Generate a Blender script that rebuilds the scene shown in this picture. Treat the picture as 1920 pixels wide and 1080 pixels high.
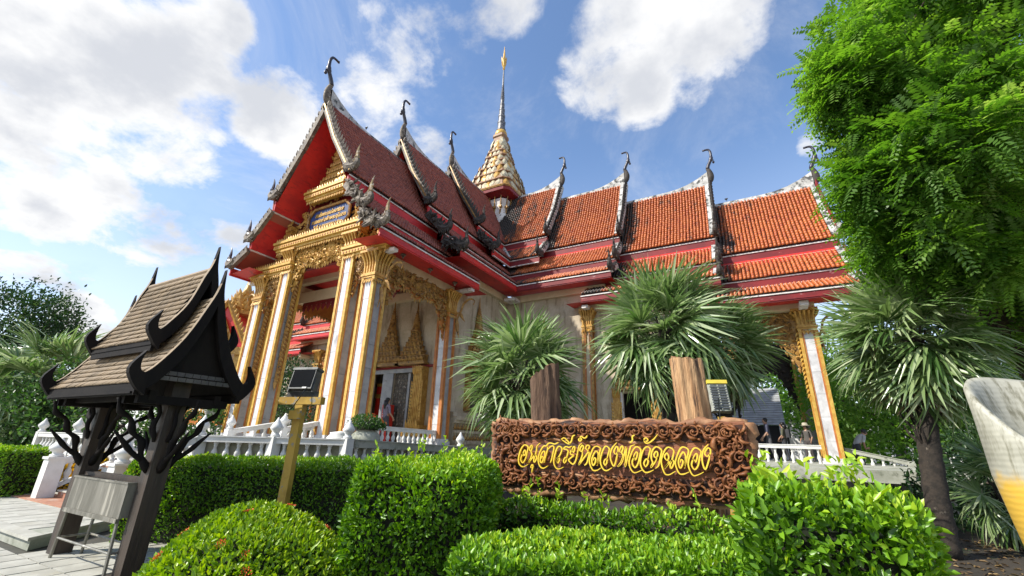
import bpy, math, random
import numpy as np
from mathutils import Matrix, Vector
random.seed(7); RNG = np.random.default_rng(11)
SC = bpy.context.scene; COL = SC.collection
for o in list(bpy.data.objects): bpy.data.objects.remove(o)

# ------------------------------------------------------------------ camera
cam = bpy.data.cameras.new('camera'); cam.sensor_width = 36; cam.lens = 15.2128
cam.clip_start = 0.05; cam.clip_end = 5000
co = bpy.data.objects.new('camera', cam); COL.objects.link(co)
R3 = [[0.876312, 0.140601, 0.46077], [0.481014, -0.308025, -0.820821], [0.02652, 0.940931, -0.337557]]
M4 = Matrix(R3).to_4x4(); M4.translation = (0, 0, 1.6)
co.matrix_world = M4; SC.camera = co

# ------------------------------------------------------------------ sun, sky
SUN = Vector((-0.530, -0.555, 0.660)).normalized()
sl = bpy.data.lights.new('sun', 'SUN'); sl.energy = 4.0; sl.angle = math.radians(0.5); sl.color = (1.0, 0.95, 0.86)
so = bpy.data.objects.new('sun', sl); COL.objects.link(so)
so.rotation_euler = SUN.to_track_quat('Z', 'Y').to_euler()
SC.view_settings.view_transform = 'Standard'; SC.view_settings.look = 'None'
SC.view_settings.gamma = 1; SC.view_settings.use_curve_mapping = False
SC.view_settings.exposure = 0.75

class NT:
    """small node-tree helper"""
    def __init__(s, nt): s.t = nt; s.n = nt.nodes; s.l = nt.links
    def new(s, typ, **k):
        nd = s.n.new(typ)
        for a, b in k.items(): setattr(nd, a, b)
        return nd
    def link(s, a, b): s.l.new(a, b)
    def val(s, sock, v):
        if isinstance(v, bpy.types.NodeSocket): s.l.new(v, sock)
        else: sock.default_value = v
    def math(s, op, a, b=None, c=None, clamp=False):
        nd = s.new('ShaderNodeMath', operation=op); nd.use_clamp = clamp
        s.val(nd.inputs[0], a)
        if b is not None: s.val(nd.inputs[1], b)
        if c is not None: s.val(nd.inputs[2], c)
        return nd.outputs[0]
    def mrange(s, v, a, b, c=0., d=1., kind='SMOOTHSTEP'):
        nd = s.new('ShaderNodeMapRange', interpolation_type=kind)
        s.val(nd.inputs[0], v)
        for i, x in enumerate((a, b, c, d)): nd.inputs[i+1].default_value = x
        return nd.outputs[0]
    def noise(s, vec, scale, detail=4, rough=.55, dist=0.):
        nd = s.new('ShaderNodeTexNoise'); s.link(vec, nd.inputs['Vector'])
        nd.inputs['Scale'].default_value = scale; nd.inputs['Detail'].default_value = detail
        nd.inputs['Roughness'].default_value = rough; nd.inputs['Distortion'].default_value = dist
        return nd.outputs['Fac']
    def mix(s, f, a, b):
        nd = s.new('ShaderNodeMix', data_type='RGBA'); s.val(nd.inputs[0], f)
        for sock, v in ((nd.inputs[6], a), (nd.inputs[7], b)):
            s.val(sock, (*v, 1) if isinstance(v, tuple) and len(v) == 3 else v)
        return nd.outputs[2]
    def scale(s, vec, sc):
        nd = s.new('ShaderNodeMapping'); s.link(vec, nd.inputs['Vector']); nd.inputs['Scale'].default_value = sc
        return nd.outputs[0]

W = bpy.data.worlds.new('World'); SC.world = W; W.use_nodes = True
def build_world():
    t = NT(W.node_tree); t.n.clear()
    out = t.new('ShaderNodeOutputWorld')
    sky = t.new('ShaderNodeTexSky', sky_type='NISHITA'); sky.sun_disc = False
    sky.sun_elevation = math.asin(SUN.z); sky.sun_rotation = math.atan2(SUN.x, SUN.y)
    sky.air_density = 1.0; sky.dust_density = .4; sky.ozone_density = 3.4
    bg = t.new('ShaderNodeBackground'); t.link(sky.outputs[0], bg.inputs[0]); bg.inputs[1].default_value = 0.15
    tc = t.new('ShaderNodeTexCoord'); d = tc.outputs['Generated']
    sep = t.new('ShaderNodeSeparateXYZ'); t.link(d, sep.inputs[0])
    den = t.math('ADD', sep.outputs[2], 0.35)
    cmb = t.new('ShaderNodeCombineXYZ')
    t.link(t.math('DIVIDE', sep.outputs[0], den), cmb.inputs[0]); t.link(t.math('DIVIDE', sep.outputs[1], den), cmb.inputs[1])
    p = cmb.outputs[0]
    n1 = t.noise(p, 2.6, 9, .60, .25); n2 = t.noise(p, 7.5, 8, .64, .2); n0 = t.noise(p, .8, 3, .5)
    mask = None
    for (x, y, z, ang, wgt) in CLOUDS:
        vm = t.new('ShaderNodeVectorMath', operation='DOT_PRODUCT'); t.link(d, vm.inputs[0]); vm.inputs[1].default_value = (x, y, z)
        m = t.mrange(vm.outputs['Value'], math.cos(ang*1.6), math.cos(ang*.2), 0, wgt)
        mask = m if mask is None else t.math('SMOOTH_MAX', mask, m, .12)
    nz = t.math('ADD', t.math('MULTIPLY', t.math('SUBTRACT', n1, .5), 2.3), t.math('MULTIPLY', t.math('SUBTRACT', n2, .5), 1.3))
    f = t.math('ADD', mask, nz)
    # behind and overhead the same broken cumulus goes on
    back = t.mrange(sep.outputs[1], .15, -.25); gen = t.math('MULTIPLY', back, t.mrange(n0, .42, .62, 0, .75))
    f = t.math('MAXIMUM', f, t.math('ADD', gen, t.math('MULTIPLY', nz, .8)))
    cl = t.mrange(f, .44, .94)
    wisp = t.math('MULTIPLY', t.mrange(t.noise(p, 1.9, 8, .68, .6), .46, .78), .46)
    haze = t.mrange(sep.outputs[2], .62, .02, .0, .55)
    fac = t.math('MAXIMUM', cl, t.math('MAXIMUM', wisp, haze))
    core = t.mrange(t.math('SUBTRACT', t.noise(p, 3.2, 6, .55), t.math('MULTIPLY', f, .16)), .20, .44)
    colr = t.mix(core, (.66, .685, .74), (1.0, 1.0, 1.0))
    bc = t.new('ShaderNodeBackground'); t.link(colr, bc.inputs[0]); bc.inputs[1].default_value = .64
    mx = t.new('ShaderNodeMixShader'); t.link(fac, mx.inputs[0]); t.link(bg.outputs[0], mx.inputs[1]); t.link(bc.outputs[0], mx.inputs[2])
    t.link(mx.outputs[0], out.inputs[0])
CLOUDS = [(-0.8527, 0.1602, 0.4972, 0.1479, 1), (-0.7732, 0.2214, 0.5943, 0.0883, 1), (-0.9143, 0.1562, 0.3736, 0.1069, 1), (-0.8341, 0.2712, 0.4804, 0.0849, 1), (-0.8571, 0.0782, 0.5091, 0.0713, 0.95), (-0.7207, 0.2213, 0.657, 0.0557, 0.8), (-0.9452, 0.1896, 0.2657, 0.123, 0.6), (-0.9015, 0.2835, 0.3269, 0.0834, 0.62), (-0.7333, 0.3664, 0.5728, 0.087, 1), (-0.7308, 0.4181, 0.5396, 0.0596, 0.85), (-0.4847, 0.487, 0.7266, 0.0843, 0.72), (-0.5782, 0.5016, 0.6435, 0.0782, 0.7), (-0.4193, 0.5017, 0.7566, 0.0684, 0.7), (-0.5798, 0.4523, 0.6777, 0.0598, 0.6), (-0.5615, 0.583, 0.5872, 0.0834, 0.72), (-0.4526, 0.5555, 0.6975, 0.0524, 0.6), (-0.3252, 0.5057, 0.7991, 0.0698, 0.75), (-0.5463, 0.4019, 0.7349, 0.0561, 0.5), (-0.6336, 0.4486, 0.6303, 0.0605, 0.6), (-0.1235, 0.6641, 0.7374, 0.113, 1), (-0.0165, 0.6745, 0.7381, 0.1095, 1), (-0.2055, 0.6772, 0.7066, 0.0763, 0.95), (-0.1119, 0.7291, 0.6752, 0.0651, 0.9), (0.0716, 0.6784, 0.7312, 0.0662, 0.8), (-0.0242, 0.7466, 0.6648, 0.0431, 0.75), (0.1554, 0.8338, 0.5297, 0.0278, 0.8), (-0.9513, 0.2568, 0.1707, 0.0451, 0.9), (-0.8619, 0.4177, 0.2875, 0.1159, 0.55), (0.0284, 0.7228, 0.6904, 0.0539, 0.75), (0.1104, 0.9291, 0.353, 0.0556, 0.5)]

build_world()
SC.cycles.max_bounces = 7; SC.cycles.diffuse_bounces = 3; SC.cycles.transparent_max_bounces = 6
SC.cycles.use_denoising = True; SC.cycles.sample_clamp_indirect = 6

# ------------------------------------------------------------------ objects
def tag(o, label=None, cat=None, group=None, kind=None):
    for k, v in (('label', label), ('category', cat), ('group', group), ('kind', kind)):
        if v: o[k] = v
    return o
def empty(name, loc=(0, 0, 0), rz=0., **k):
    o = bpy.data.objects.new(name, None); COL.objects.link(o); o.location = loc; o.rotation_euler = (0, 0, rz)
    o.empty_display_size = .2
    return tag(o, **k)
def link(name, me, parent=None, loc=(0, 0, 0), rot=None, scale=None, kind=None):
    o = bpy.data.objects.new(name, me); COL.objects.link(o)
    o.location = loc
    if rot is not None: o.rotation_euler = rot
    if scale is not None: o.scale = scale
    if parent is not None: o.parent = parent
    if kind: o['kind'] = kind
    return o
def world_loc(p):
    v = Vector((0, 0, 0))
    while p is not None: v = v + Vector(p.location); p = p.parent
    return v
def copy_tree(o, parent=None):
    c = o.copy(); COL.objects.link(c)
    if parent is not None: c.parent = parent
    for ch in list(o.children): copy_tree(ch, c)
    return c
def np_mesh(name, V, F, mats, smooth=False, attr=None, mi=None, attr2=None):
    """mesh from numpy arrays; every face has F.shape[1] corners"""
    V = np.ascontiguousarray(V, np.float32).reshape(-1, 3); F = np.ascontiguousarray(F, np.int32)
    me = bpy.data.meshes.new(name); n, k = F.shape
    me.vertices.add(len(V)); me.vertices.foreach_set('co', V.ravel())
    me.loops.add(n*k); me.loops.foreach_set('vertex_index', F.ravel())
    me.polygons.add(n); me.polygons.foreach_set('loop_start', np.arange(0, n*k, k, dtype=np.int32))
    if smooth: me.polygons.foreach_set('use_smooth', np.ones(n, bool))
    for m in (mats if isinstance(mats, (list, tuple)) else [mats]): me.materials.append(m)
    if mi is not None: me.polygons.foreach_set('material_index', np.asarray(mi, np.int32))
    if attr is not None:
        a = me.attributes.new('var', 'FLOAT', 'POINT'); a.data.foreach_set('value', np.ascontiguousarray(attr, np.float32))
    if attr2 is not None:
        a = me.attributes.new('mould_shade', 'FLOAT', 'POINT'); a.data.foreach_set('value', np.ascontiguousarray(attr2, np.float32))
    me.update(calc_edges=True); me.validate()
    return me
class MB:
    """collects shapes, builds ONE mesh object"""
    def __init__(s): s.v = []; s.f = []; s.m = []; s.mi = 0
    def add(s, v, f):
        b = len(s.v); s.v += [tuple(p) for p in v]; s.f += [tuple(i+b for i in q) for q in f]; s.m += [s.mi]*len(f); return s
    def box(s, a, b):
        x0, y0, z0 = a; x1, y1, z1 = b
        return s.add([(x0,y0,z0),(x1,y0,z0),(x1,y1,z0),(x0,y1,z0),(x0,y0,z1),(x1,y0,z1),(x1,y1,z1),(x0,y1,z1)],
                     [(3,2,1,0),(4,5,6,7),(0,1,5,4),(1,2,6,5),(2,3,7,6),(3,0,4,7)])
    def cbox(s, c, h): return s.box((c[0]-h[0],c[1]-h[1],c[2]-h[2]), (c[0]+h[0],c[1]+h[1],c[2]+h[2]))
    def hexa(s, p): return s.add(p, [(3,2,1,0),(4,5,6,7),(0,1,5,4),(1,2,6,5),(2,3,7,6),(3,0,4,7)])
    def prism(s, poly, ext):
        n = len(poly); e = Vector(ext); P = [Vector(p) for p in poly]
        return s.add(P+[p+e for p in P], [tuple(range(n-1,-1,-1)), tuple(range(n, 2*n))]+[(i,(i+1)%n,n+(i+1)%n,n+i) for i in range(n)])
    def tube(s, pts, rad, n=6, caps=True, flat=None):
        P = [Vector(p) for p in pts]; N = len(P)
        if not isinstance(rad, (list, tuple)): rad = [rad]*N
        up = None; V = []
        for i in range(N):
            t = (P[min(i+1,N-1)]-P[max(i-1,0)])
            if t.length < 1e-9: t = Vector((0,0,1))
            t.normalize()
            if up is None: up = Vector((0,0,1)) if abs(t.z) < .9 else Vector((1,0,0))
            a = t.cross(up)
            if a.length < 1e-4: a = t.cross(Vector((0,1,.3)))
            a.normalize(); up = a.cross(t).normalized()
            for k in range(n):
                g = 2*math.pi*k/n; q = a*math.cos(g)+up*math.sin(g)
                if flat: q = q - Vector(flat[0])*(q.dot(Vector(flat[0]))*(1-flat[1]))
                V.append(P[i]+q*rad[i])
        F = [(i*n+k, i*n+(k+1)%n, (i+1)*n+(k+1)%n, (i+1)*n+k) for i in range(N-1) for k in range(n)]
        if caps: F += [tuple(range(n-1,-1,-1)), tuple((N-1)*n+k for k in range(n))]
        return s.add(V, F)
    def lathe(s, prof, c=(0,0,0), n=12, caps=True, sq=None):
        """prof [(r,z)]; sq(angle)->radius factor for square or redented plans"""
        V = []; N = len(prof)
        for r, z in prof:
            for k in range(n):
                g = 2*math.pi*(k+.5)/n; q = r*(sq(g) if sq else 1)
                V.append((c[0]+q*math.cos(g), c[1]+q*math.sin(g), c[2]+z))
        F = [(i*n+k, i*n+(k+1)%n, (i+1)*n+(k+1)%n, (i+1)*n+k) for i in range(N-1) for k in range(n)]
        if caps: F += [tuple(range(n-1,-1,-1)), tuple((N-1)*n+k for k in range(n))]
        return s.add(V, F)
    def flame(s, b, up, side, h, w, t=.03, bend=.0):
        """leaf-shaped ornament (kranok): base point, up axis, side axis, height, width, thickness, tip bend"""
        b = Vector(b); u = Vector(up).normalized(); sd = Vector(side).normalized(); nn = u.cross(sd).normalized()
        P = [(-.32,0),(-.5,.3),(-.33,.62),(bend,1.),(.33,.62),(.5,.3),(.32,0)]
        o = [b+sd*(x*w)+u*(y*h) for x, y in P]; c = b+u*(.36*h)
        F0 = [p-nn*(t*.15) for p in o]+[c+nn*t, c-nn*t]
        n = len(o)
        return s.add(F0, [(i,(i+1)%n,n) for i in range(n)]+[((i+1)%n,i,n+1) for i in range(n)])
    def build(s, name, mat, parent=None, smooth=False, kind=None, origin=None, var=None):
        """vertices are in world coordinates unless origin=(0,0,0); parent only sets the hierarchy"""
        me = bpy.data.meshes.new(name); me.from_pydata([tuple(p) for p in s.v], [], s.f)
        for m in (mat if isinstance(mat, (list, tuple)) else [mat]): me.materials.append(m)
        if isinstance(mat, (list, tuple)): me.polygons.foreach_set('material_index', s.m)
        if smooth: me.polygons.foreach_set('use_smooth', [True]*len(me.polygons))
        me.update()
        loc = -world_loc(parent) if (parent is not None and origin is None) else (origin or (0,0,0))
        return link(name, me, parent, loc, kind=kind)
def npobj(name, V, F, mats, parent=None, smooth=False, attr=None, kind=None, local=False, attr2=None):
    me = np_mesh(name, V, F, mats, smooth, attr, None, attr2)
    loc = -world_loc(parent) if (parent is not None and not local) else (0,0,0)
    return link(name, me, parent, loc, kind=kind)
def spline(pts, n):
    """Catmull-Rom through pts, n samples per span"""
    P = [Vector(p) for p in pts]; P = [P[0]*2-P[1]]+P+[P[-1]*2-P[-2]]; out = []
    for i in range(1, len(P)-2):
        for k in range(n):
            t = k/n; a, b, c, d = P[i-1], P[i], P[i+1], P[i+2]
            out.append(.5*((2*b)+(c-a)*t+(2*a-5*b+4*c-d)*t*t+(3*b-a-3*c+d)*t**3))
    out.append(P[-2]); return out

# ------------------------------------------------------------------ materials
def material(name, base, base2=None, scale=3., detail=5, rough=.6, metal=0., bump=0., bscale=None, stretch=(1,1,1), lo=.38, hi=.62,
             third=None, tscale=8., tlo=.56, thi=.66, tstretch=(1,1,1), spec=.5, fine=0.):
    m = bpy.data.materials.new(name); m.use_nodes = True; t = NT(m.node_tree); t.n.clear()
    out = t.new('ShaderNodeOutputMaterial'); b = t.new('ShaderNodeBsdfPrincipled'); t.link(b.outputs[0], out.inputs[0])
    b.inputs['Roughness'].default_value = rough; b.inputs['Metallic'].default_value = metal; b.inputs['Specular IOR Level'].default_value = spec
    tc = t.new('ShaderNodeTexCoord'); oi = t.new('ShaderNodeObjectInfo')
    va = t.new('ShaderNodeVectorMath', operation='ADD'); t.link(tc.outputs['Object'], va.inputs[0])
    cx = t.new('ShaderNodeCombineXYZ'); r100 = t.math('MULTIPLY', oi.outputs['Random'], 37.)
    for i in range(3): t.link(r100, cx.inputs[i])
    t.link(cx.outputs[0], va.inputs[1]); vec = va.outputs[0]
    c = (*base, 1)
    sv = t.scale(vec, stretch) if stretch != (1,1,1) else vec
    if base2 is not None:
        c = t.mix(t.mrange(t.noise(sv, scale, detail, .62), lo, hi), base, base2)
    if third is not None:
        tv = t.scale(vec, tstretch) if tstretch != (1,1,1) else vec
        c = t.mix(t.mrange(t.noise(tv, tscale, 6, .65), tlo, thi), c, third)
    if fine:
        f = t.mrange(t.noise(vec, scale*9, 3, .6), .3, .7, 1-fine, 1+fine, 'LINEAR')
        hs = t.new('ShaderNodeHueSaturation'); t.val(hs.inputs['Value'], f)
        t.val(hs.inputs['Color'], c); c = hs.outputs[0]
    t.val(b.inputs['Base Color'], c)
    if bump:
        bp = t.new('ShaderNodeBump'); bp.inputs['Strength'].default_value = bump; bp.inputs['Distance'].default_value = .02
        t.link(t.noise(sv, bscale or scale*4, 5, .6), bp.inputs['Height']); t.link(bp.outputs[0], b.inputs['Normal'])
    return m
def leaf_material(name, dark, light, tip=None, rough=.42, trans=.35, spec=.5):
    m = bpy.data.materials.new(name); m.use_nodes = True; t = NT(m.node_tree); t.n.clear()
    out = t.new('ShaderNodeOutputMaterial'); b = t.new('ShaderNodeBsdfPrincipled')
    at = t.new('ShaderNodeAttribute'); at.attribute_name = 'var'
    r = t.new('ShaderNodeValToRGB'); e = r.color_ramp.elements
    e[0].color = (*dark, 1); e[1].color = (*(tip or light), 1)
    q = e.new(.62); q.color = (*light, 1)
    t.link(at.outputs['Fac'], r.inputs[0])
    t.link(r.outputs[0], b.inputs['Base Color']); b.inputs['Roughness'].default_value = rough; b.inputs['Specular IOR Level'].default_value = spec
    tr = t.new('ShaderNodeBsdfTranslucent')
    hs = t.new('ShaderNodeHueSaturation'); hs.inputs['Saturation'].default_value = 1.15; hs.inputs['Value'].default_value = 1.5
    t.link(r.outputs[0], hs.inputs['Color']); t.link(hs.outputs[0], tr.inputs[0])
    mx = t.new('ShaderNodeMixShader'); mx.inputs[0].default_value = trans
    t.link(b.outputs[0], mx.inputs[1]); t.link(tr.outputs[0], mx.inputs[2]); t.link(mx.outputs[0], out.inputs[0])
    return m
def tile_material(name, a, b_, mould_shade_col, mlo, mhi, st):
    """glazed clay tile: colour varies tile by tile (var), with black mould in patches and painted shade by the boards"""
    m = bpy.data.materials.new(name); m.use_nodes = True; t = NT(m.node_tree); t.n.clear()
    out = t.new('ShaderNodeOutputMaterial'); b = t.new('ShaderNodeBsdfPrincipled'); t.link(b.outputs[0], out.inputs[0])
    at = t.new('ShaderNodeAttribute'); at.attribute_name = 'var'; tc = t.new('ShaderNodeTexCoord'); v = tc.outputs['Object']; v2 = t.scale(v, st)
    c = t.mix(at.outputs['Fac'], a, b_)
    wr = t.new('ShaderNodeAttribute'); wr.attribute_name = 'mould_shade'
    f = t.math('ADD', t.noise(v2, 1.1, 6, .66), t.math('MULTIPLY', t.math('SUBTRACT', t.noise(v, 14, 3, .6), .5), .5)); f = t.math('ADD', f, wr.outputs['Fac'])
    c = t.mix(t.mrange(f, mlo, mhi), c, mould_shade_col)
    t.link(c, b.inputs['Base Color']); b.inputs['Roughness'].default_value = .42; b.inputs['Specular IOR Level'].default_value = .45
    return m
GOLD = material('gold_paint', (.56,.33,.075), (.40,.20,.035), 5, 5, .40, .2, .35, 30, third=(.20,.08,.02), tscale=11, tlo=.60, thi=.70)
GOLDLIT = material('gold_yellow', (.62,.40,.09), (.50,.28,.05), 6, 4, .42, .12, .2, 30)
GOLDOLD = material('gold_old', (.40,.22,.05), (.24,.12,.03), 6, 5, .5, .15, .3, 25, third=(.05,.04,.03), tscale=7, tlo=.55, thi=.68)
ORANGE = material('orange_trim', (.50,.19,.04), (.40,.13,.03), 5, 4, .5)
MARBLE = material('white_marble', (.64,.63,.63), (.50,.49,.49), 2.2, 7, .28, 0, 0, third=(.33,.31,.30), tscale=3.2, tlo=.55, thi=.72, tstretch=(1,1,.4))
GREYMARBLE_SHADE = material('grey_stone_and_shade', (.34,.33,.32), (.25,.25,.25), 2.5, 7, .45, third=(.17,.16,.15), tscale=3, tlo=.57, thi=.72)  # grey stone at the doors; painted shade on the columns' side faces
PLASTER = material('plaster_wall', (.53,.45,.33), (.43,.35,.24), 1.2, 6, .85, 0, .15, 20, third=(.25,.19,.12), tscale=2.4, tlo=.49, thi=.68, tstretch=(1.6,1.6,.28), fine=.08)
CREAM = material('cream_paint', (.66,.55,.36), (.58,.47,.30), 1.5, 4, .7)
RED = material('red_paint', (.60,.028,.022), (.46,.020,.020), 1.2, 5, .5, third=(.36,.020,.02), tscale=3, tlo=.52, thi=.68, tstretch=(1,1,3))
REDOLD = material('red_peeling', (.215,.009,.010), (.15,.007,.009), 1.3, 4, .6, third=(.62,.50,.47), tscale=5.5, tlo=.655, thi=.69, tstretch=(.5,.5,4.5))
WHITEEDGE = material('white_edge', (.74,.71,.68), (.60,.55,.5), 3, 5, .7, third=(.16,.12,.11), tscale=4, tlo=.58, thi=.66)
WHITEWORN = material('white_worn', (.54,.52,.49), (.36,.35,.32), 2.5, 6, .8, 0, .3, 18, third=(.06,.06,.055), tscale=3.2, tlo=.49, thi=.61)
DARKORN = material('mould_black', (.026,.022,.019), (.06,.047,.036), 5, 6, .8, 0, .4, 20, third=(.24,.19,.12), tscale=9, tlo=.63, thi=.72)
GREYORN = material('weathered_ornament', (.17,.135,.095), (.08,.06,.045), 5, 6, .7, 0, .4, 20, third=(.40,.35,.28), tscale=7, tlo=.55, thi=.68)
PALEORN = material('pale_gold_ornament', (.36,.26,.12), (.22,.14,.07), 6, 5, .55, .05, .3, 20, third=(.50,.46,.40), tscale=7, tlo=.53, thi=.63)
BLACKMETAL = material('black_finial', (.018,.017,.03), (.04,.035,.045), 6, 4, .35)
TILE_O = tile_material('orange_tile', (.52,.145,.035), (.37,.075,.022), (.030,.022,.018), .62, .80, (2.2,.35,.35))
TILE_R = tile_material('red_tile', (.33,.092,.060), (.18,.046,.034), (.030,.022,.018), .64, .82, (.35,2.2,.35))
TILEBED = material('tile_bed', (.05,.02,.015), (.03,.015,.012), 3)
SPIREW = material('spire_cream', (.56,.51,.38), (.44,.36,.19), 5, 5, .6, third=(.16,.13,.10), tscale=6, tlo=.53, thi=.66)
SPIREB = material('spire_black', (.045,.045,.055), (.16,.16,.17), 7, 5, .4)
WHITEC = material('white_concrete', (.74,.73,.70), (.62,.61,.57), 1.8, 6, .75, 0, .12, 25, third=(.36,.36,.31), tscale=2.2, tlo=.58, thi=.76, tstretch=(1,1,.5))
OLDC = material('old_concrete', (.42,.42,.36), (.28,.29,.23), 1.6, 6, .85, 0, .2, 22, third=(.13,.14,.10), tscale=3, tlo=.55, thi=.70)
CARVEDC = material('mossy_plaster', (.34,.32,.24), (.24,.23,.16), 3, 6, .9, 0, .25, 20)
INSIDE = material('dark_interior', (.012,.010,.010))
DOOR = material('lattice_door', (.045,.038,.030), (.10,.085,.06), 14, 4, .5)
REDLAC = material('red_lacquer', (.62,.035,.022), None, rough=.35)

# ------------------------------------------------------------------ temple: axes and roofs
XR, YR = -14.85, 23.5
frA = lambda u, d, z: (XR+d, YR-u, z)
frAm = lambda u, d, z: (XR-d, YR-u, z)
frB = lambda u, d, z: (XR+u, YR-d, z)
frC = lambda u, d, z: (XR-u, YR-d, z)
temple = empty('temple', (XR, YR, 0), label='temple with stacked orange tile roofs, red eaves, gold gable and slender spire', cat='temple')

def np_fr(fr, u, d, z):
    p = fr(u, d, z); return np.stack(np.broadcast_arrays(*p), -1)
def tiles(fr, u0, u1, prof, mat, cw=.157, rh=.2, name='roof_tiles', shade_edge=.0, shade_len=.5, shade_base=0., shade_off=0.):
    """half-round tile courses down the polyline prof [(d,z)] between u0 and u1"""
    P = np.array(prof, float); seg = np.linalg.norm(np.diff(P, axis=0), axis=1); s = np.concatenate([[0], np.cumsum(seg)]); L = s[-1]
    nr = max(1, int(round(L/rh))); nc = max(1, int(round((u1-u0)/cw))); cw = (u1-u0)/nc; rh = L/nr
    at = lambda q: np.stack([np.interp(q, s, P[:,0]), np.interp(q, s, P[:,1])], -1)
    ex = np.array([-.5, -.42, -.18, .18, .42, .5])*cw*.86; hz = np.array([-.015, .035, .068, .068, .035, -.015])*cw/.157
    r = np.arange(nr); c = np.arange(nc)
    q0 = np.clip(r*rh-.03, 0, L); q1 = (r+1)*rh+.012
    a0 = at(q0); a1 = at(np.minimum(q1, L)); ov = np.maximum(q1-L, 0)
    t = P[-1]-P[-2]; t = t/np.linalg.norm(t); a1 = a1+ov[:,None]*t
    dd = a1-a0; dd /= np.linalg.norm(dd, axis=1)[:,None]; n = np.stack([-dd[:,1], dd[:,0]], -1); n *= np.sign(n[:,1:2])
    jit = RNG.normal(0, .006, (nr, nc)); ju = RNG.normal(0, .005, (nr, nc))
    V = np.zeros((nr, nc, 2, 6, 3))
    for e, (a, lift) in enumerate(((a0, .0), (a1, .05))):
        h = hz[None,None,:]+lift+jit[:,:,None]
        dz = a[:,None,None,:]+n[:,None,None,:]*h[...,None]
        u = u0+(c[None,:,None]+.5)*cw+ex[None,None,:]+ju[:,:,None]
        V[:,:,e] = np_fr(fr, np.broadcast_to(u, dz.shape[:3]), dz[...,0], dz[...,1])
    V = V.reshape(-1, 12, 3); k = len(V); b = (np.arange(k)*12)[:,None]
    F = np.concatenate([b+np.array([i, i+1, i+7, i+6])[None] for i in range(5)]+[b+np.array([6,7,10,11])[None], b+np.array([7,8,9,10])[None]])
    var = np.clip(RNG.normal(.4, .25, k), 0, 1)
    cu = np.broadcast_to(np.maximum(0, (c[None,:]+.5)*cw-shade_off), (nr, nc)).ravel(); mould_shade = shade_edge*np.exp(-cu/shade_len)+RNG.normal(0, .03, k)+shade_base
    o = npobj(name, V.reshape(-1,3), F, mat, temple, attr=np.repeat(var, 12), kind='stuff', attr2=np.repeat(mould_shade, 12))
    return o
def sheet(fr, u0, u1, prof, mat, name, th=0., parent=None):
    """ribbon along u following prof, th = thickness outward (0: sheet)"""
    m = MB()
    for (d0, z0), (d1, z1) in zip(prof[:-1], prof[1:]):
        if th:
            L = math.hypot(d1-d0, z1-z0); nx, nz = -(z1-z0)/L*th, (d1-d0)/L*th
            m.hexa([fr(u0,d0,z0), fr(u1,d0,z0), fr(u1,d1,z1), fr(u0,d1,z1), fr(u0,d0+nx,z0+nz), fr(u1,d0+nx,z0+nz), fr(u1,d1+nx,z1+nz), fr(u0,d1+nx,z1+nz)])
        else: m.add([fr(u0,d0,z0), fr(u1,d0,z0), fr(u1,d1,z1), fr(u0,d1,z1)], [(0,1,2,3)])
    return m.build(name, mat, parent or temple)
def rail(fr, u0, u1, d0, d1, z0, z1, mat, name, parent=None):
    return MB().hexa([fr(u0,d0,z0), fr(u1,d0,z0), fr(u1,d1,z0), fr(u0,d1,z0), fr(u0,d0,z1), fr(u1,d0,z1), fr(u1,d1,z1), fr(u0,d1,z1)]).build(name, mat, parent or temple)

DE = 4.37
#        u_out, u_in upper, u_in eave, ridge z, fascia top Z1
TIERS = [(5.25, 0.0, None, 18.0, 13.30), (9.55, 4.4, DE, 16.95, 12.33), (14.2, 8.8, 8.0, 15.55, 11.25), (18.9, 13.4, 12.7, 14.12, 10.23)]
def prof_of(zr, Z1):
    return ([(.10, zr-.10), (1.12, (zr+Z1)/2-.14), (2.34, Z1+.03)], [(2.26, Z1-.52), (3.40, Z1-1.70)], [(3.32, Z1-2.12), (4.42, Z1-2.74)])
def chofa(fr, u, z, mat_bulb, s=1.):
    b = spline([(0,-.25), (.16,.0), (.20,.28), (.10,.62), (.02,.85)], 3)if False else None
    P = lambda a, h: fr(u+a*s, 0, z+h*s)
    m = MB(); pts = spline([P(-.02,-.45), P(.08,-.1), P(.13,.22), P(.08,.6), P(-.02,.92)], 3)
    m.tube(pts, [.10, .14, .17, .18, .18, .175, .17, .16, .145, .13, .12, .11, .10], 8, flat=((fr(0,1,0)[0]-fr(0,0,0)[0], fr(0,1,0)[1]-fr(0,0,0)[1], 0), .7))
    root = m.build('finial', mat_bulb, temple, smooth=True)
    m = MB(); pts = spline([P(-.02,.9), P(.06,1.15), P(.2,1.45), P(.33,1.72), P(.36,2.1), P(.34,2.45), P(.22,2.68), P(.02,2.72), P(-.14,2.70)], 3)
    n = len(pts); m.tube(pts, [.105-.05*min(1, i/(n*.8))+(.03 if 8 <= i <= 10 else 0) for i in range(n)], 7)
    m.tube([P(.30,1.62), P(.42,1.62), P(.52,1.58)], [.075,.05,.02], 6)
    m.tube(spline([P(.50,1.52), P(.47,1.38), P(.40,1.34)], 3), [.02,.045,.07,.075,.07,.05,.03], 6)
    m.tube([P(-.15,2.66), P(-.16,2.76)], [.055,.05], 6)
    me = m.build('swan_neck', BLACKMETAL, root, smooth=True)
    return root
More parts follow.
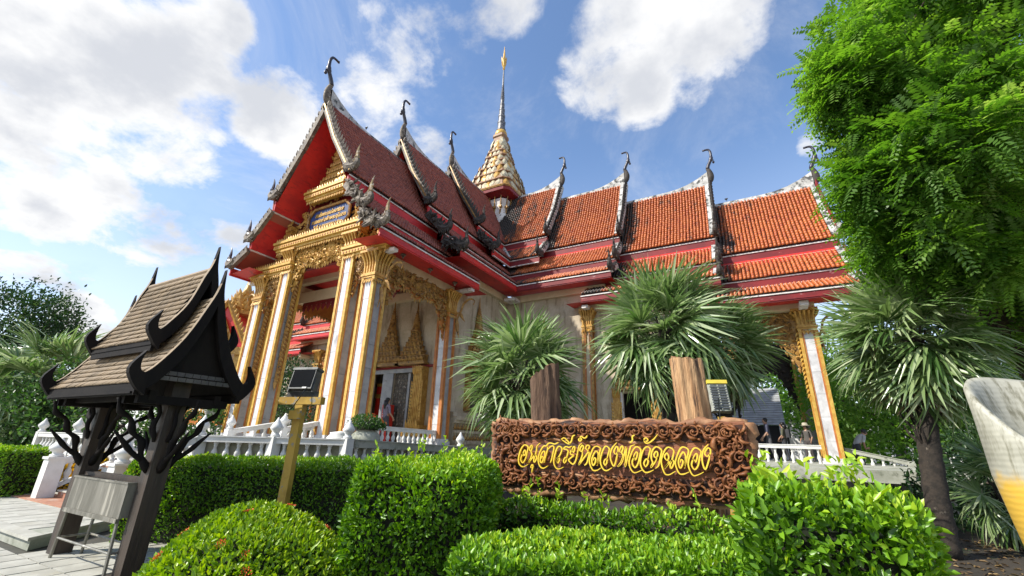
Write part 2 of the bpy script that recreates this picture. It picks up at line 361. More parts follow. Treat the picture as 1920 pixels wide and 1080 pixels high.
def fins(fr, u, path, mat, h=.30, sp=.27, name='roof_crest', inward=1):
    """row of leaf-shaped fins along the upper edge of a bargeboard: path [(d,z)]"""
    m = MB(); P = np.array(path); seg = np.linalg.norm(np.diff(P, axis=0), axis=1); s = np.concatenate([[0], np.cumsum(seg)])
    q = np.arange(sp*.5, s[-1], sp)
    for x in q:
        d, z = np.interp(x, s, P[:,0]), np.interp(x, s, P[:,1]); i = min(np.searchsorted(s, x), len(s)-1); t = P[i]-P[i-1]; t = t/np.linalg.norm(t)
        nn = np.array([-t[1], t[0]]); nn *= np.sign(nn[1]) if abs(nn[1]) > .05 else np.sign(nn[0])
        up = nn*1.0-t*.55
        o = Vector(fr(0,0,0)); U = Vector(fr(0,up[0],up[1]))-o; S = Vector(fr(0,t[0],t[1]))-o
        m.flame(fr(u, d-up[0]*.12, z-up[1]*.12), U, S, h, sp*1.1, .09, -.2)
    return m.build(name, mat, temple, kind='stuff')
def naga(fr, u, d, z, s, mat, horn_mat, out=1):
    """curled naga head closing the foot of a bargeboard, with an upright horn"""
    P = lambda a, h, w=0: fr(u+w*s, d+a*s, z+h*s)
    m = MB()
    m.tube(spline([P(-.35,.30), P(-.05,.10), P(.28,.10), P(.42,.32), P(.28,.48), P(.12,.36)], 3), [.16,.17,.17,.17,.16,.15,.14,.13,.12,.10,.09,.08,.07,.06,.05,.03], 7)
    for k in range(7):
        a = -.45+.13*k
        o = Vector(fr(0,0,0)); m.flame(P(a, .22-.02*k, .03*(-1)**k), Vector(fr(0,.15-.05*k,1))-o, Vector(fr(0,1,.1))-o, (.36+.05*(k % 3))*s, .22*s, .07, .1)
    for k in range(5):
        o = Vector(fr(0,0,0)); m.flame(P(-.30+.14*k, .05, .09), Vector(fr(.2,.2,-1))-o, Vector(fr(0,1,.1))-o, .26*s, .2*s, .07, .1)
    root = m.build('naga_head', mat, temple)
    h = MB(); pts = spline([P(.22,.3), P(.34,.55), P(.31,.85), P(.36,1.12), P(.44,1.3)], 3)
    h.tube(pts, [.10-.088*i/(len(pts)-1)+(.03 if i == 3 else 0) for i in range(len(pts))], 6)
    for k in range(3): h.flame(P(.30+.02*k,.42+.15*k), Vector(P(.6,1.0))-Vector(P(.3,.5)), Vector(fr(0,1,0))-Vector(fr(0,0,0)), .22*s, .16*s, .04, .2)
    h.build('naga_horn', horn_mat, root)
    return root
def gable_edge(fr, u, zr, Z1, board, fin, head, horn, chofa_mat, bands=3, face=None, chs=1., low=None):
    """bargeboard with crest fins and naga heads over one side of a gable end at u"""
    p1, p2, p3 = prof_of(zr, Z1)
    lift = lambda p, h: [(d+h*.8, z+h*.6) for d, z in p]
    top = [(0., zr+.10)]+[(p1[1][0], p1[1][1]+.22), (2.45, Z1+.18)]
    for k, pr in enumerate([top, lift(p2, .14), lift(p3, .14)][:bands]):
        m = MB()
        for (d0, z0), (d1, z1) in zip(pr[:-1], pr[1:]):
            w = .27; L = math.hypot(d1-d0, z1-z0); nx, nz = (z1-z0)/L*w, -(d1-d0)/L*w
            m.hexa([fr(u-.06,d0,z0), fr(u+.1,d0,z0), fr(u+.1,d1,z1), fr(u-.06,d1,z1), fr(u-.06,d0+nx,z0+nz), fr(u+.1,d0+nx,z0+nz), fr(u+.1,d1+nx,z1+nz), fr(u-.06,d1+nx,z1+nz)])
        m.build('bargeboard', (low or board) if k else board, temple)
        fins(fr, u+.05, pr, fin, .46 if k == 0 else .34, .29)
        dl, zl = pr[-1]; naga(fr, u+.02, dl-.1, zl-.05, .82 if k < 2 else .72, head, horn)
        if low and k:
            c = MB(); rg = random.Random(int(u*10)+k); o = Vector(fr(0,0,0)); X = Vector(fr(1,0,0))-o; Dv = Vector(fr(0,1,0))-o
            for q in range(40):
                t = rg.random(); d, z = pr[0][0]+(pr[-1][0]-pr[0][0])*t, pr[0][1]+(pr[-1][1]-pr[0][1])*t; g = rg.uniform(0,6.28)
                c.flame(fr(u+rg.uniform(-.1,.2), d+rg.uniform(-.1,.1), z+rg.uniform(-.3,.15)), X*rg.uniform(-.2,.6)+Dv*math.cos(g)+Vector((0,0,math.sin(g))), X.cross(Dv)+Dv*.3, rg.uniform(.2,.42), rg.uniform(.14,.24), .07, rg.uniform(-.3,.3))
            c.build('board_carving', low, temple, kind='stuff')
        if face and not (low and k): 
            m = MB(); q = [(d-.02, z-.14) for d, z in pr]
            for (d0, z0), (d1, z1) in zip(q[:-1], q[1:]):
                L = math.hypot(d1-d0, z1-z0); nx, nz = (z1-z0)/L*.07, -(d1-d0)/L*.07
                m.hexa([fr(u+.1,d0,z0), fr(u+.13,d0,z0), fr(u+.13,d1,z1), fr(u+.1,d1,z1), fr(u+.1,d0+nx,z0+nz), fr(u+.13,d0+nx,z0+nz), fr(u+.13,d1+nx,z1+nz), fr(u+.1,d1+nx,z1+nz)])
            m.build('bargeboard_moulding', face, temple)
def wing(fr, tiers, tile, fascia, edge, opts, last, simple=False, chofas=True):
    for k, (uo, ui, ue, zr, Z1) in enumerate(tiers):
        p1, p2, p3 = prof_of(zr, Z1); ut = uo-.08
        E = Z1-3.15
        if simple:
            sheet(fr, ui, uo, p1+p2+(p3 if ue is not None else []), tile, 'roof_slope', .06)
        else:
            i0 = ui if k == 0 else ui-.1; i2 = {0: 1.0, 1: 2.25}.get(k, i0)
            wk = dict(shade_edge=.36, shade_len=.8, shade_base=(.10, .035, .015, 0)[k], shade_off=.8 if k else 1.5) if fr is frB else dict(shade_edge=.12, shade_len=.4, shade_base=0.)  # dark strips beside bargeboards and darker top tier paint cast shadow, with some mould
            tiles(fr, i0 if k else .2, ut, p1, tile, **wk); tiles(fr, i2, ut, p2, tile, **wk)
            sheet(fr, i0, uo, p1, TILEBED, 'roof_bed', -.05); sheet(fr, i2, uo, p2, TILEBED, 'roof_bed', -.05)
            if ue is not None:
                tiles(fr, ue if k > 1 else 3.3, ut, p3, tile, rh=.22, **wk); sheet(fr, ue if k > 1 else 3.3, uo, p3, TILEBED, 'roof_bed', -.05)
        i0 = max(ui-.1, 2.2)
        rail(fr, i0, uo-.02, 2.20, 2.27, Z1-.52, Z1-.06, fascia, 'fascia'); rail(fr, i0, uo-.03, 2.27, 2.31, Z1-.09, Z1-.035, WHITEEDGE, 'fascia_edge')
        rail(fr, i0, uo-.03, 2.25, 2.36, Z1-.575, Z1-.522, WHITEEDGE, 'fascia_edge')
        i1 = max(ui-.1, 3.3) if k > 1 else 3.3
        rail(fr, i1, uo-.02, 3.26, 3.33, Z1-2.10, Z1-1.74, fascia, 'fascia'); rail(fr, i1, uo-.03, 3.33, 3.365, Z1-1.78, Z1-1.725, WHITEEDGE, 'fascia_edge')
        rail(fr, i1, uo-.03, 3.31, 3.40, Z1-2.155, Z1-2.102, WHITEEDGE, 'fascia_edge')
        # red boarding under the slopes
        sheet(fr, i0 if k else 0, uo-.03, [(0, zr-.32), (1.05, (zr+Z1)/2-.36), (2.2, Z1-.30), (3.25, Z1-1.84)], RED, 'roof_soffit')
        if ue is not None:
            f = rail(fr, ue, uo, DE, DE+.06, E, Z1-2.80, fascia, 'eave_fascia')
            rail(fr, ue, uo+.01, DE+.062, DE+.10, Z1-2.855, Z1-2.805, WHITEEDGE, 'fascia_edge', f)
            rail(fr, ue, uo+.005, DE+.058, DE+.085, E+.05, E+.10, fascia, 'fascia_bead', f)
            sheet(fr, ue-.8, uo-.03, [(DE-.002, E+.06), (3.05, E+.16)], RED, 'eave_soffit')
    # ridge caps, gables, finials
    for k, (uo, ui, ue, zr, Z1) in enumerate(tiers):
        u0 = ui+.3 if k else 1.2
        m = MB(); n = 9
        for i in range(n):
            a, b = (u0+(uo-.05-u0)*j/n for j in (i, i+1))
            za, zb = (zr+.06+.72*max(0, (x-(uo-2.4))/2.35)**2.2 for x in (a, b))
            ha, hb = (-.16-.10*max(0, (x-(uo-2.6))/2.55) for x in (a, b))
            w = .13
            m.hexa([fr(a,-w,zr+ha), fr(b,-w,zr+hb), fr(b,w,zr+hb), fr(a,w,zr+ha), fr(a,-.06,za+.05), fr(b,-.06,zb+.05), fr(b,.06,zb+.05), fr(a,.06,za+.05)])
        m.build('ridge_cap', WHITEWORN, temple)
        if chofas: chofa(fr, uo+.02, zr+(.28 if fr is frA else .42), opts[0], .82 if fr is frA else .70)
        # red gable infill
        g = MB(); ug = uo-.55 if k < last else uo-1.2
        g.prism([fr(ug,-2.3,Z1), fr(ug,2.3,Z1), fr(ug,1.1,(zr+Z1)/2-.2), fr(ug,0,zr-.2), fr(ug,-1.1,(zr+Z1)/2-.2)], Vector(fr(.08,0,0))-Vector(fr(0,0,0)))
        if k < last: g.build('gable_panel', RED, temple)
for fr, simple, tl, sides in ((frA, False, TILE_R, 1), (frAm, True, TILE_R, 0)):
    wing(fr, TIERS[:3], tl, RED, None, (GREYORN,), 2, simple, chofas=sides)
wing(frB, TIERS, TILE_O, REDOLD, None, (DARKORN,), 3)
wing(frC, TIERS, TILE_O, RED, None, (GOLDOLD,), 3, chofas=False)
for k in (2, 1, 0):
    uo, ui, ue, zr, Z1 = TIERS[k]; nb = 3 if k else 2
    pal = (GREYORN, GREYORN, GREYORN, PALEORN) if k == 2 else (GREYORN if k == 1 else DARKORN, DARKORN, DARKORN, DARKORN)
    gable_edge(frA, uo, zr, Z1, *pal, None, nb, GOLDLIT if k == 2 else GOLDOLD, low=DARKORN if k < 2 else GREYORN)
    gable_edge(frAm, uo, zr, Z1, GREYORN, GREYORN, GREYORN, BLACKMETAL, None, nb)
for k in range(4):
    uo, ui, ue, zr, Z1 = TIERS[k]
    gable_edge(frB, uo, zr, Z1, WHITEWORN, DARKORN if k < 3 else REDOLD, DARKORN if k < 3 else WHITEWORN, DARKORN, None, 3 if k else 2)
    # weathered white verge on the tile side of the board
    for pr in prof_of(zr, Z1)[:3 if k else 2]: sheet(frB, uo-.26, uo-.07, [(d+.05, z+.10) for d, z in pr], WHITEWORN, 'verge', .05)
for k in (1, 2, 3):
    uo, ui, ue, zr, Z1 = TIERS[k]; gable_edge(frC, uo, zr, Z1, WHITEWORN, DARKORN, DARKORN, DARKORN, None, 3)
# white gutter at the valley
MB().tube([frA(2.25, 2.25, 13.05), frA(3.3, 3.3, 11.75)], .12, 6).build('valley_gutter', WHITEWORN, temple)

# ------------------------------------------------------------------ spire
SPIREB2 = material('spire_ground', (.30,.19,.10), (.20,.09,.05), 5, 5, .6)
def spire():
    rn = lambda: random.uniform(.85,1.2)
    cx, cy = -14.66, 23.67
    sq = lambda g: .86+.20*abs(math.cos(2*g+0))**1.2 if True else 1
    red = lambda g: (1/max(abs(math.cos(g)), abs(math.sin(g))))*.90 if min(abs(math.cos(g)), abs(math.sin(g))) < .62 else 1.15
    neck = MB(); neck.lathe([(1.42,14.0), (1.42,16.2), (1.42,17.2), (1.5,17.6)], (cx,cy,0), 24, sq=red); nk = neck.build('spire_neck', WHITEEDGE, temple)
    gb = MB()
    for k in range(24):
        g = 2*math.pi*(k+.5)/24; r = 1.46*red(g)
        gb.tube([(cx+r*.86*math.cos(g), cy+r*.86*math.sin(g), 15.6), (cx+r*math.cos(g), cy+r*math.sin(g), 17.0), (cx+r*1.1*math.cos(g), cy+r*1.1*math.sin(g), 17.75)], [.05,.06,.03], 5)
        gb.cbox((cx+r*math.cos(g), cy+r*math.sin(g), 16.95), (.1,.1,.07))
    gb.build('neck_bracket', GOLDOLD, nk, kind='stuff')
    MB().lathe([(1.5,17.72), (2.0,17.98), (2.04,18.2), (1.7,18.3)], (cx,cy,0), 32, sq=red).build('spire_flange', REDOLD, temple)
    MB().lathe([(2.07,18.2), (2.12,18.3), (2.05,18.4), (1.8,18.42)], (cx,cy,0), 32, sq=red).build('flange_moulding', GOLDOLD, temple)
    body = [(2.0,18.4), (1.78,18.95), (1.92,19.02), (1.86,19.12), (1.58,19.65), (1.74,19.72), (1.66,19.82), (1.34,20.35), (1.48,20.42), (1.40,20.52), (1.08,21.0), (1.20,21.08), (1.1,21.2), (.92,21.6), (1.04,21.68), (.98,21.8), (.78,22.1), (.90,22.2), (.84,22.32), (.66,22.5), (.74,22.6), (.66,22.75), (.47,23.75), (.56,23.85), (.54,24.05), (.40,24.15), (.42,24.3)]
    MB().lathe(body, (cx,cy,0), 24, sq=red).build('spire_body', SPIREB2, temple)
    f = MB().flame((0,0,0), (0,0,1), (1,0,0), 1, 1, .16); f.build('antefix', [SPIREW], temple, origin=(0,0,0)); base = bpy.data.objects['antefix']; base.parent = None
    me1 = base.data; me2 = me1.copy(); me2.materials.clear(); me2.materials.append(GOLD); bpy.data.objects.remove(base)
    for z, r, n, h in ((18.36,1.98,28,.74), (19.08,1.84,26,.70), (19.8,1.64,22,.66), (20.5,1.4,20,.62), (21.16,1.1,16,.56), (21.76,.96,14,.50), (22.28,.82,12,.42), (22.7,.66,12,.9), (23.8,.5,10,.3)):
        for k in range(n):
            g = 2*math.pi*(k+.5)/n
            if (cx*math.cos(g)+cy*math.sin(g)) > r*6+9: continue
            q = r*red(g)*.98
            link('antefix', me1 if k % 3 else me2, temple, (cx+q*math.cos(g)-XR, cy+q*math.sin(g)-YR, z), (math.radians(-14), 0, g-math.pi/2+math.pi), (h*.74*rn(), h*.9, h*1.08*rn()))
    MB().lathe([(.46,24.0), (.50,24.2), (.44,24.45), (.33,24.6)], (cx,cy,0), 16).build('gold_ring', GOLDLIT, temple, smooth=True)
    prof = [(.34,24.5)]; z = 24.6
    for k in range(5):
        r = .36-.045*k; prof += [(r*1.04,z), (r*1.06,z+.1), (r*.86,z+.16), (r*.84,z+.62-.05*k), (r*.9,z+.68-.05*k)]; z += .72-.05*k
    for k in range(8):
        r = .15-.009*k; prof += [(r,z+.02), (r*1.18,z+.09), (r*.85,z+.17)]; z += .19
    MB().lathe(prof, (cx,cy,0), 12).build('black_spire', SPIREB, temple)
    MB().lathe([(.085,z-.05), (.06,z+1.2), (.045,30.9)], (cx,cy,0), 8).build('spire_rod', SPIREB, temple)
    m = MB(); m.lathe([(.05,30.85), (.12,30.95), (.05,31.05), (.13,31.2), (.06,31.3)], (cx,cy,0), 8)
    for k in range(6):
        g = math.pi*k/3; m.flame((cx+.05*math.cos(g),cy+.05*math.sin(g),31.2), (math.cos(g)*.22,math.sin(g)*.22,1), (-math.sin(g),math.cos(g),0), 1.0, .34, .05)
    m.lathe([(.14,31.5), (.16,31.8), (.10,32.3), (.02,33.4)], (cx,cy,0), 8)
    m.build('spire_tip', GOLDLIT, temple)
spire()

# ------------------------------------------------------------------ temple: walls, beams
def boxo(name, a, b, mat, parent=None): return MB().box(a, b).build(name, mat, parent or temple)
ZF = 1.45                                                            # porch floor
boxo('porch_floor', (-19.2, 9.2, .9), (-10.5, 15.0, ZF), OLDC)
boxo('porch_floor', (-19.2, 15.0, .9), (4.2, 27.0, 1.2), OLDC)
# front wall of the hall (faces the porch): piers and lintels round three doorways
for x0, x1, z0, z1 in ((-18.1,-17.6,ZF,8.2), (-16.6,-16.02,ZF,4.62), (-15.08,-14.52,ZF,4.62), (-13.12,-11.62,ZF,4.62), (-17.6,-16.6,ZF,4.62), (-17.6,-11.62,4.62,9.3)):
    boxo('wall', (x0,15.0,z0), (x1,15.35,z1), PLASTER)
for x0, x1 in ((-16.6,-16.0), (-15.12,-14.5), (-13.15,-12.95)): boxo('door_pier', (x0,14.93,ZF), (x1,14.998,4.5), GREYMARBLE_SHADE)
boxo('door_lintel', (-16.65,14.90,4.48), (-12.9,14.997,4.66), GREYMARBLE_SHADE); boxo('lintel_band', (-16.7,14.86,4.665), (-12.1,14.99,4.76), REDOLD)
boxo('wall', (-11.95,15.36,1.2), (-11.6,20.56,9.2), PLASTER); boxo('wall', (-18.1,15.36,1.2), (-17.75,20.1,9.2), PLASTER)
boxo('wall', (-11.598,20.2,1.2), (-5.45,20.55,9.2), PLASTER); boxo('wall', (-4.05,20.2,1.2), (-2.6,20.55,9.0), PLASTER); boxo('wall', (-5.45,20.2,3.9), (-4.05,20.55,9.0), PLASTER)
boxo('wall', (-2.95,20.55,1.2), (-2.6,26.8,9.6), PLASTER); boxo('wall', (-2.95,26.8,1.2), (-11.6,27.1,9.0), PLASTER)
boxo('wall', (-29.0,20.2,1.2), (-18.1,20.55,9.2), PLASTER); boxo('wall', (-33,20.2,1.2), (-29.01,20.5,8.0), PLASTER)
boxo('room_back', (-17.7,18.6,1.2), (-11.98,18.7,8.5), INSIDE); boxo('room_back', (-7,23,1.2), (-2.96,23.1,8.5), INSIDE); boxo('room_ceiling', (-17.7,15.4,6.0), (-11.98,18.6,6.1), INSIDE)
# red lacquer frame and offering box seen through the nearest doorways
r = MB(); r.box((-15.22,15.9,ZF), (-14.98,16.1,4.0)); r.box((-16.4,15.9,ZF), (-16.2,16.1,4.0)); r.box((-16.4,15.88,3.7), (-14.98,16.12,4.05)); fr_ = r.build('inner_frame', REDLAC, temple)
g = MB(); g.box((-15.42,15.86,ZF), (-15.24,16.0,3.68)); g.box((-16.4,15.84,3.5), (-15.2,15.99,3.68)); g.box((-16.4,15.84,4.06), (-15.0,16.0,4.2)); g.build('inner_gilding', GOLD, fr_)
# carved door leaf
dl = boxo('door_leaf', (-14.5,15.08,ZF), (-13.62,15.16,4.48), DOOR); boxo('door_leaf_edge', (-13.66,15.02,ZF), (-13.54,15.18,4.48), GREYMARBLE_SHADE, dl)
m = MB()
for i in range(6):
    for j in range(18): m.flame((-14.42+.155*i, 15.07, ZF+.1+.16*j), (random.uniform(-.6,.6),0,1), (0,0,1) if False else (1,0,0), .17, .13, .03)
m.build('door_carving', GREYORN, dl, kind='stuff')
# cream tie beams
for a, b in (((-11.78,10.0,7.88),(-11.42,15.0,8.24)), ((-18.28,10.0,7.88),(-17.92,15.0,8.24)), ((-11.76,15.3,8.92),(-11.40,20.0,9.26)), ((-11.4,19.98,8.92),(-5.9,20.19,9.26)), ((-7.3,19.97,7.92),(-1.9,20.2,8.25)),
             ((-2.2,20.0,6.95),(2.5,20.36,7.30)), ((-29,19.98,7.9),(-18.3,20.19,8.25)), ((-33,19.98,6.95),(-27.2,20.18,7.3)), ((-27.9,19.2,6.9),(-27.6,20.0,7.1)), ((-18.1,11.9,7.4),(-11.8,12.3,7.9)), ((-18.1,14.75,7.9),(-11.8,14.98,8.3))): boxo('tie_beam', a, b, CREAM)
for a, b in (((-11.45,10.2,7.97),(-10.6,10.42,8.10)), ((-11.4,15.0,7.97),(-10.5,15.25,8.1)), ((-11.3,19.3,8.85),(-10.65,19.95,9.0)), ((-6.9,19.3,7.9),(-6.6,20,8.05)), ((1.95,19.3,6.92),(2.25,20.0,7.10)), ((-19.3,10.2,7.97),(-18.2,10.42,8.1))): boxo('eave_bracket', a, b, WHITEEDGE)
# porch ceiling
boxo('porch_ceiling', (-17.9,10.4,8.5), (-11.7,14.9,8.56), RED)
for y in (11.7, 13.4): boxo('ceiling_beam', (-17.9,y,8.25), (-11.7,y+.25,8.5), CREAM)

# ------------------------------------------------------------------ columns
def capital(x, y, z0, z1, w, parent, mat=GOLD):
    m = MB(); h = z1-z0
    m.box((x-w*.62,y-w*.62,z0), (x+w*.62,y+w*.62,z0+.07)); m.box((x-w*.68,y-w*.68,z0+.07), (x+w*.68,y+w*.68,z0+.15)); m.box((x-w*.60,y-w*.60,z0+.15), (x+w*.60,y+w*.60,z0+.2))
    for k in range(4):
        a, b = .50+.03*k*k/2, z0+.2+(h-.3)*k/4
        m.box((x-w*a,y-w*a,b), (x+w*a,y+w*a,b+(h-.3)/4))
    m.box((x-w*.86,y-w*.86,z1-.1), (x+w*.86,y+w*.86,z1))
    for sx, sy in ((1,0),(-1,0),(0,1),(0,-1)):
        for k in range(-2, 3):
            b = (x+sx*w*.52+(sy*k*w*.24), y+sy*w*.52+(sx*k*w*.24), z0+.2); sd = (sy, sx, 0)
            m.tube(spline([b, (b[0]+sx*.03+sy*k*.01,b[1]+sy*.03+sx*k*.01,z0+.2+(h-.3)*.55), (b[0]+sx*w*.36+sy*k*w*.06,b[1]+sy*w*.36+sx*k*w*.06,z1-.1)], 3), [.05,.045,.04,.04,.045,.05,.06], 5)
            m.flame((b[0],b[1],z0-.02), (sx*.5,sy*.5,-1) , sd, .24, w*.26, .04)
    return m.build('capital', mat, parent)
def column(x, y, z0, z1, w, cap, slab=(0,-1), trim=GOLDLIT, marble=MARBLE, marble_shade=GREYMARBLE_SHADE, panels=True):
    h = w/2
    c = MB().box((x-h+.03,y-h+.03,z0), (x+h-.03,y+h-.03,z1)).build('column', marble_shade, temple)
    t = MB()
    for sx in (-1,1):
        for sy in (-1,1): t.box((x+sx*h-.055,y+sy*h-.055,z0), (x+sx*h+.055,y+sy*h+.055,z1-.001))
    t.build('gold_corner', trim, c)
    e = MB()
    for sx in (-1,1):
        for sy in (-1,1): e.box((x+sx*(h-.085)-.028,y+sy*(h-.085)-.028 if False else y+sy*(h+.0)-.03,z0), (x+sx*(h-.085)+.028,y+sy*h+.03,z1-.002)); e.box((x+sx*h-.03,y+sy*(h-.085)-.028,z0), (x+sx*h+.03,y+sy*(h-.085)+.028,z1-.003))
    e.build('corner_bead', ORANGE, c)
    if panels:
        n = int(round((z1-z0)/.78)); s = (z1-z0)/n
        for k in range(n):
            a, b = z0+k*s+.004, z0+(k+1)*s-.004; j = random.uniform(-.004,.004)
            MB().box((x-h+.115,y-h-.012+j,a), (x+h-.115,y-h+.05,b)).build('marble_panel', marble, c)
            MB().box((x+h-.05,y-h+.115,a), (x+h+.012+j,y+h-.115,b)).build('marble_panel', marble_shade, c)  # side face takes the grey copy: its shade is put into the colour
            MB().box((x-h-.012,y-h+.115,a), (x-h+.05,y+h-.115,b)).build('marble_panel', marble, c)
    capital(x, y, z1, cap, w, c)
    b = MB(); b.box((x-h-.1,y-h-.1,z0-.01), (x+h+.1,y+h+.1,z0+.15)); b.box((x-h-.06,y-h-.06,z0+.15), (x+h+.06,y+h+.06,z0+.24)); b.build('column_base', marble, c)
    return c
for x in (-11.5, -18.05): column(x, 10.35, ZF, 7.0, .52, 8.06)
for x in (-12.74, -16.45): column(x, 10.35, ZF, 8.15, .52, 9.08)
for x in (-11.55, -18.05): column(x, 14.78, ZF, 6.9, .50, 7.95, panels=x > -12, trim=ORANGE)
column(-6.85, 20.06, 1.2, 7.0, .42, 8.0, trim=GOLDOLD, marble=PLASTER, marble_shade=PLASTER, panels=False)
column(2.12, 20.46, 1.15, 6.15, .54, 7.0); column(2.12, 26.6, 1.15, 6.15, .54, 7.0, panels=False)
column(-2.35, 20.46, 1.15, 6.15, .5, 7.0, panels=False)
for x in (-22.5, -26.6): column(x, 20.06, 1.2, 6.3, .5, 7.4, trim=ORANGE, panels=False)
# slender gold eave brackets (khan thuai)
def bracket(p, out, s=1.):
    o = Vector((out[0], out[1], 0)); P = lambda a, z: tuple(Vector(p)+o*a*s+Vector((0,0,z*s)))
    m = MB(); pts = spline([P(.02,-1.35), P(.10,-.95), P(.12,-.6), P(.30,-.25), P(.42,.05), P(.72,.22), P(.98,.12), P(.92,-.08)], 3)
    m.tube(pts, [.015+.035*math.sin(math.pi*i/(len(pts)-1)) for i in range(len(pts))], 6)
    sd = (out[1], out[0], 0)
    m.flame(P(.06,-.6), (out[0]*.2,out[1]*.2,-1), out+(0,), .95*s, .22*s, .05, .15); m.flame(P(.2,-.3), (out[0]*.6,out[1]*.6,-1), out+(0,), .6*s, .2*s, .05, .2)
    m.build('eave_bracket', GOLDOLD, temple)
for y in (10.35, 14.9): bracket((-11.2, y, 7.3), (1,0))
bracket((-18.35, 10.35, 7.3), (-1,0)); bracket((2.45, 20.45, 6.4), (.7,-.7), .8); bracket((-6.85, 19.8, 7.2), (0,-1), .8)

# ------------------------------------------------------------------ carved gold work
def teeth(m, a, b, n, h, dn=(0,0,1), out=(0,-1,0), t=.03, wf=1.):
    A, B = Vector(a), Vector(b); d = (B-A)
    for k in range(n): m.flame(A+d*((k+.5)/n), dn, d, h, d.length/n*wf, t)
def carve(m, area, n, out, size=.22, seed=0):
    """overlapping scroll leaves over a planar region: area(rng)->(point) """
    rg = random.Random(seed)
    O = Vector(out); A = Vector((0,0,1)); S = O.cross(A)
    for k in range(n):
        p = area(rg)
        if p is None: continue
        g = rg.uniform(0, 2*math.pi); u = S*math.cos(g)+A*math.sin(g)+O*.45; s = size*rg.uniform(.6,1.2)
        m.flame(Vector(p)+O*rg.uniform(0,.04), u, O.cross(u), s, s*.6, .05, rg.uniform(-.3,.3))
def spirals(m, area, n, out, r=.12, seed=0):
    rg = random.Random(seed); O = Vector(out); A = Vector((0,0,1)); S = O.cross(A)
    for k in range(n):
        p = area(rg)
        if p is None: continue
        g0 = rg.uniform(0, 6.28); sg = rg.choice((-1,1)); R = r*rg.uniform(.7,1.2); pts = []
        for i in range(11):
            q = i/10; rr = R*(1-q*.85); g = g0+sg*q*8.2; pts.append(Vector(p)+S*(rr*math.cos(g))+A*(rr*math.sin(g))+O*(.05+.03*q))
        m.tube(pts, [.026*r/.12*(1-.4*i/10) for i in range(11)], 4)
def lambrequin(name, fr, L, z0, low, mat, seed, n=240, end=2.0, back=None):
    """carved valance: fr(s, out, z) along s in 0..L below height z0; low(s)->depth of its lower edge"""
    m = MB(); k = 40
    for i in range(k):
        a, b = L*i/k, L*(i+1)/k
        m.hexa([fr(a,0,z0-low(a)), fr(b,0,z0-low(b)), fr(b,.05,z0-low(b)), fr(a,.05,z0-low(a)), fr(a,0,z0), fr(b,0,z0), fr(b,.05,z0), fr(a,.05,z0)])
    pl = m.build(name, back or mat, temple)
    c = MB(); o = Vector(fr(0,1,0))-Vector(fr(0,0,0))
    def area(rg):
        s = rg.uniform(0, L); d = low(s); return fr(s, .06, z0-rg.uniform(.02, max(.04, d-.06)))
    carve(c, area, n, o, .21, seed); spirals(c, area, n//4, o, .11, seed+1)
    for i in range(int(L/.16)):
        s = .08+.16*i; c.flame(fr(s, .03, z0-low(s)+.05), (0,0,-1), Vector(fr(1,0,0))-Vector(fr(0,0,0)), .24, .17, .05)
    c.build('scroll_carving', mat, pl, kind='stuff')
def low_side(L, mid, end, w):
    def f(s):
        e = min(s, L-s); a = max(0, 1-e/w)
        return mid+(end-mid)*a**1.7+.10*abs(math.sin(e*4.2))+.22*max(0, 1-abs(s-L/2)/.5)
    return f
lambrequin('valance', lambda s,o,z: (-11.5+o, 10.65+s, z), 3.9, 7.87, low_side(3.9,.62,2.3,1.0), GOLDOLD, 3, 330, back=ORANGE)
lambrequin('valance', lambda s,o,z: (-18.05-o, 10.65+s, z), 3.9, 7.87, low_side(3.9,.62,2.3,1.0), GOLDOLD, 5, 120, back=ORANGE)
lambrequin('valance', lambda s,o,z: (-16.17+s, 10.3-o, z), 3.15, 9.1, low_side(3.15,.75,1.9,.8), GOLD, 7, 300, back=GOLD)
for x0 in (-17.77, -12.46): lambrequin('valance', lambda s,o,z: (x0+s, 10.3-o, z), 1.0 if x0 < -15 else .7, 7.98, low_side(.9,.5,1.5,.35), GOLDOLD, 9, 70, back=ORANGE)
lambrequin('valance', lambda s,o,z: (-1.0+s, 20.4-o, z), 2.9, 6.95, low_side(2.9,.9,2.9,1.2), GOLDOLD, 13, 200, back=GOLDOLD)
lambrequin('valance', lambda s,o,z: (-1.0+s, 26.6-o, z), 2.9, 6.95, low_side(2.9,1.2,3.9,1.2), DARKORN, 15, 120, back=INSIDE)
lambrequin('valance', lambda s,o,z: (-26.4+s, 20.0-o, z), 3.7, 7.2, low_side(3.7,.6,1.6,1.0), GOLDOLD, 17, 130, back=ORANGE)
# dark hanging fringe inside the porch
m = MB(); m.box((-17.7,11.95,7.25), (-11.9,12.0,7.42)); teeth(m, (-17.7,11.93,7.27), (-11.9,11.93,7.27), 18, .38, (0,0,-1)); m.build('hanging_fringe', REDOLD, temple)
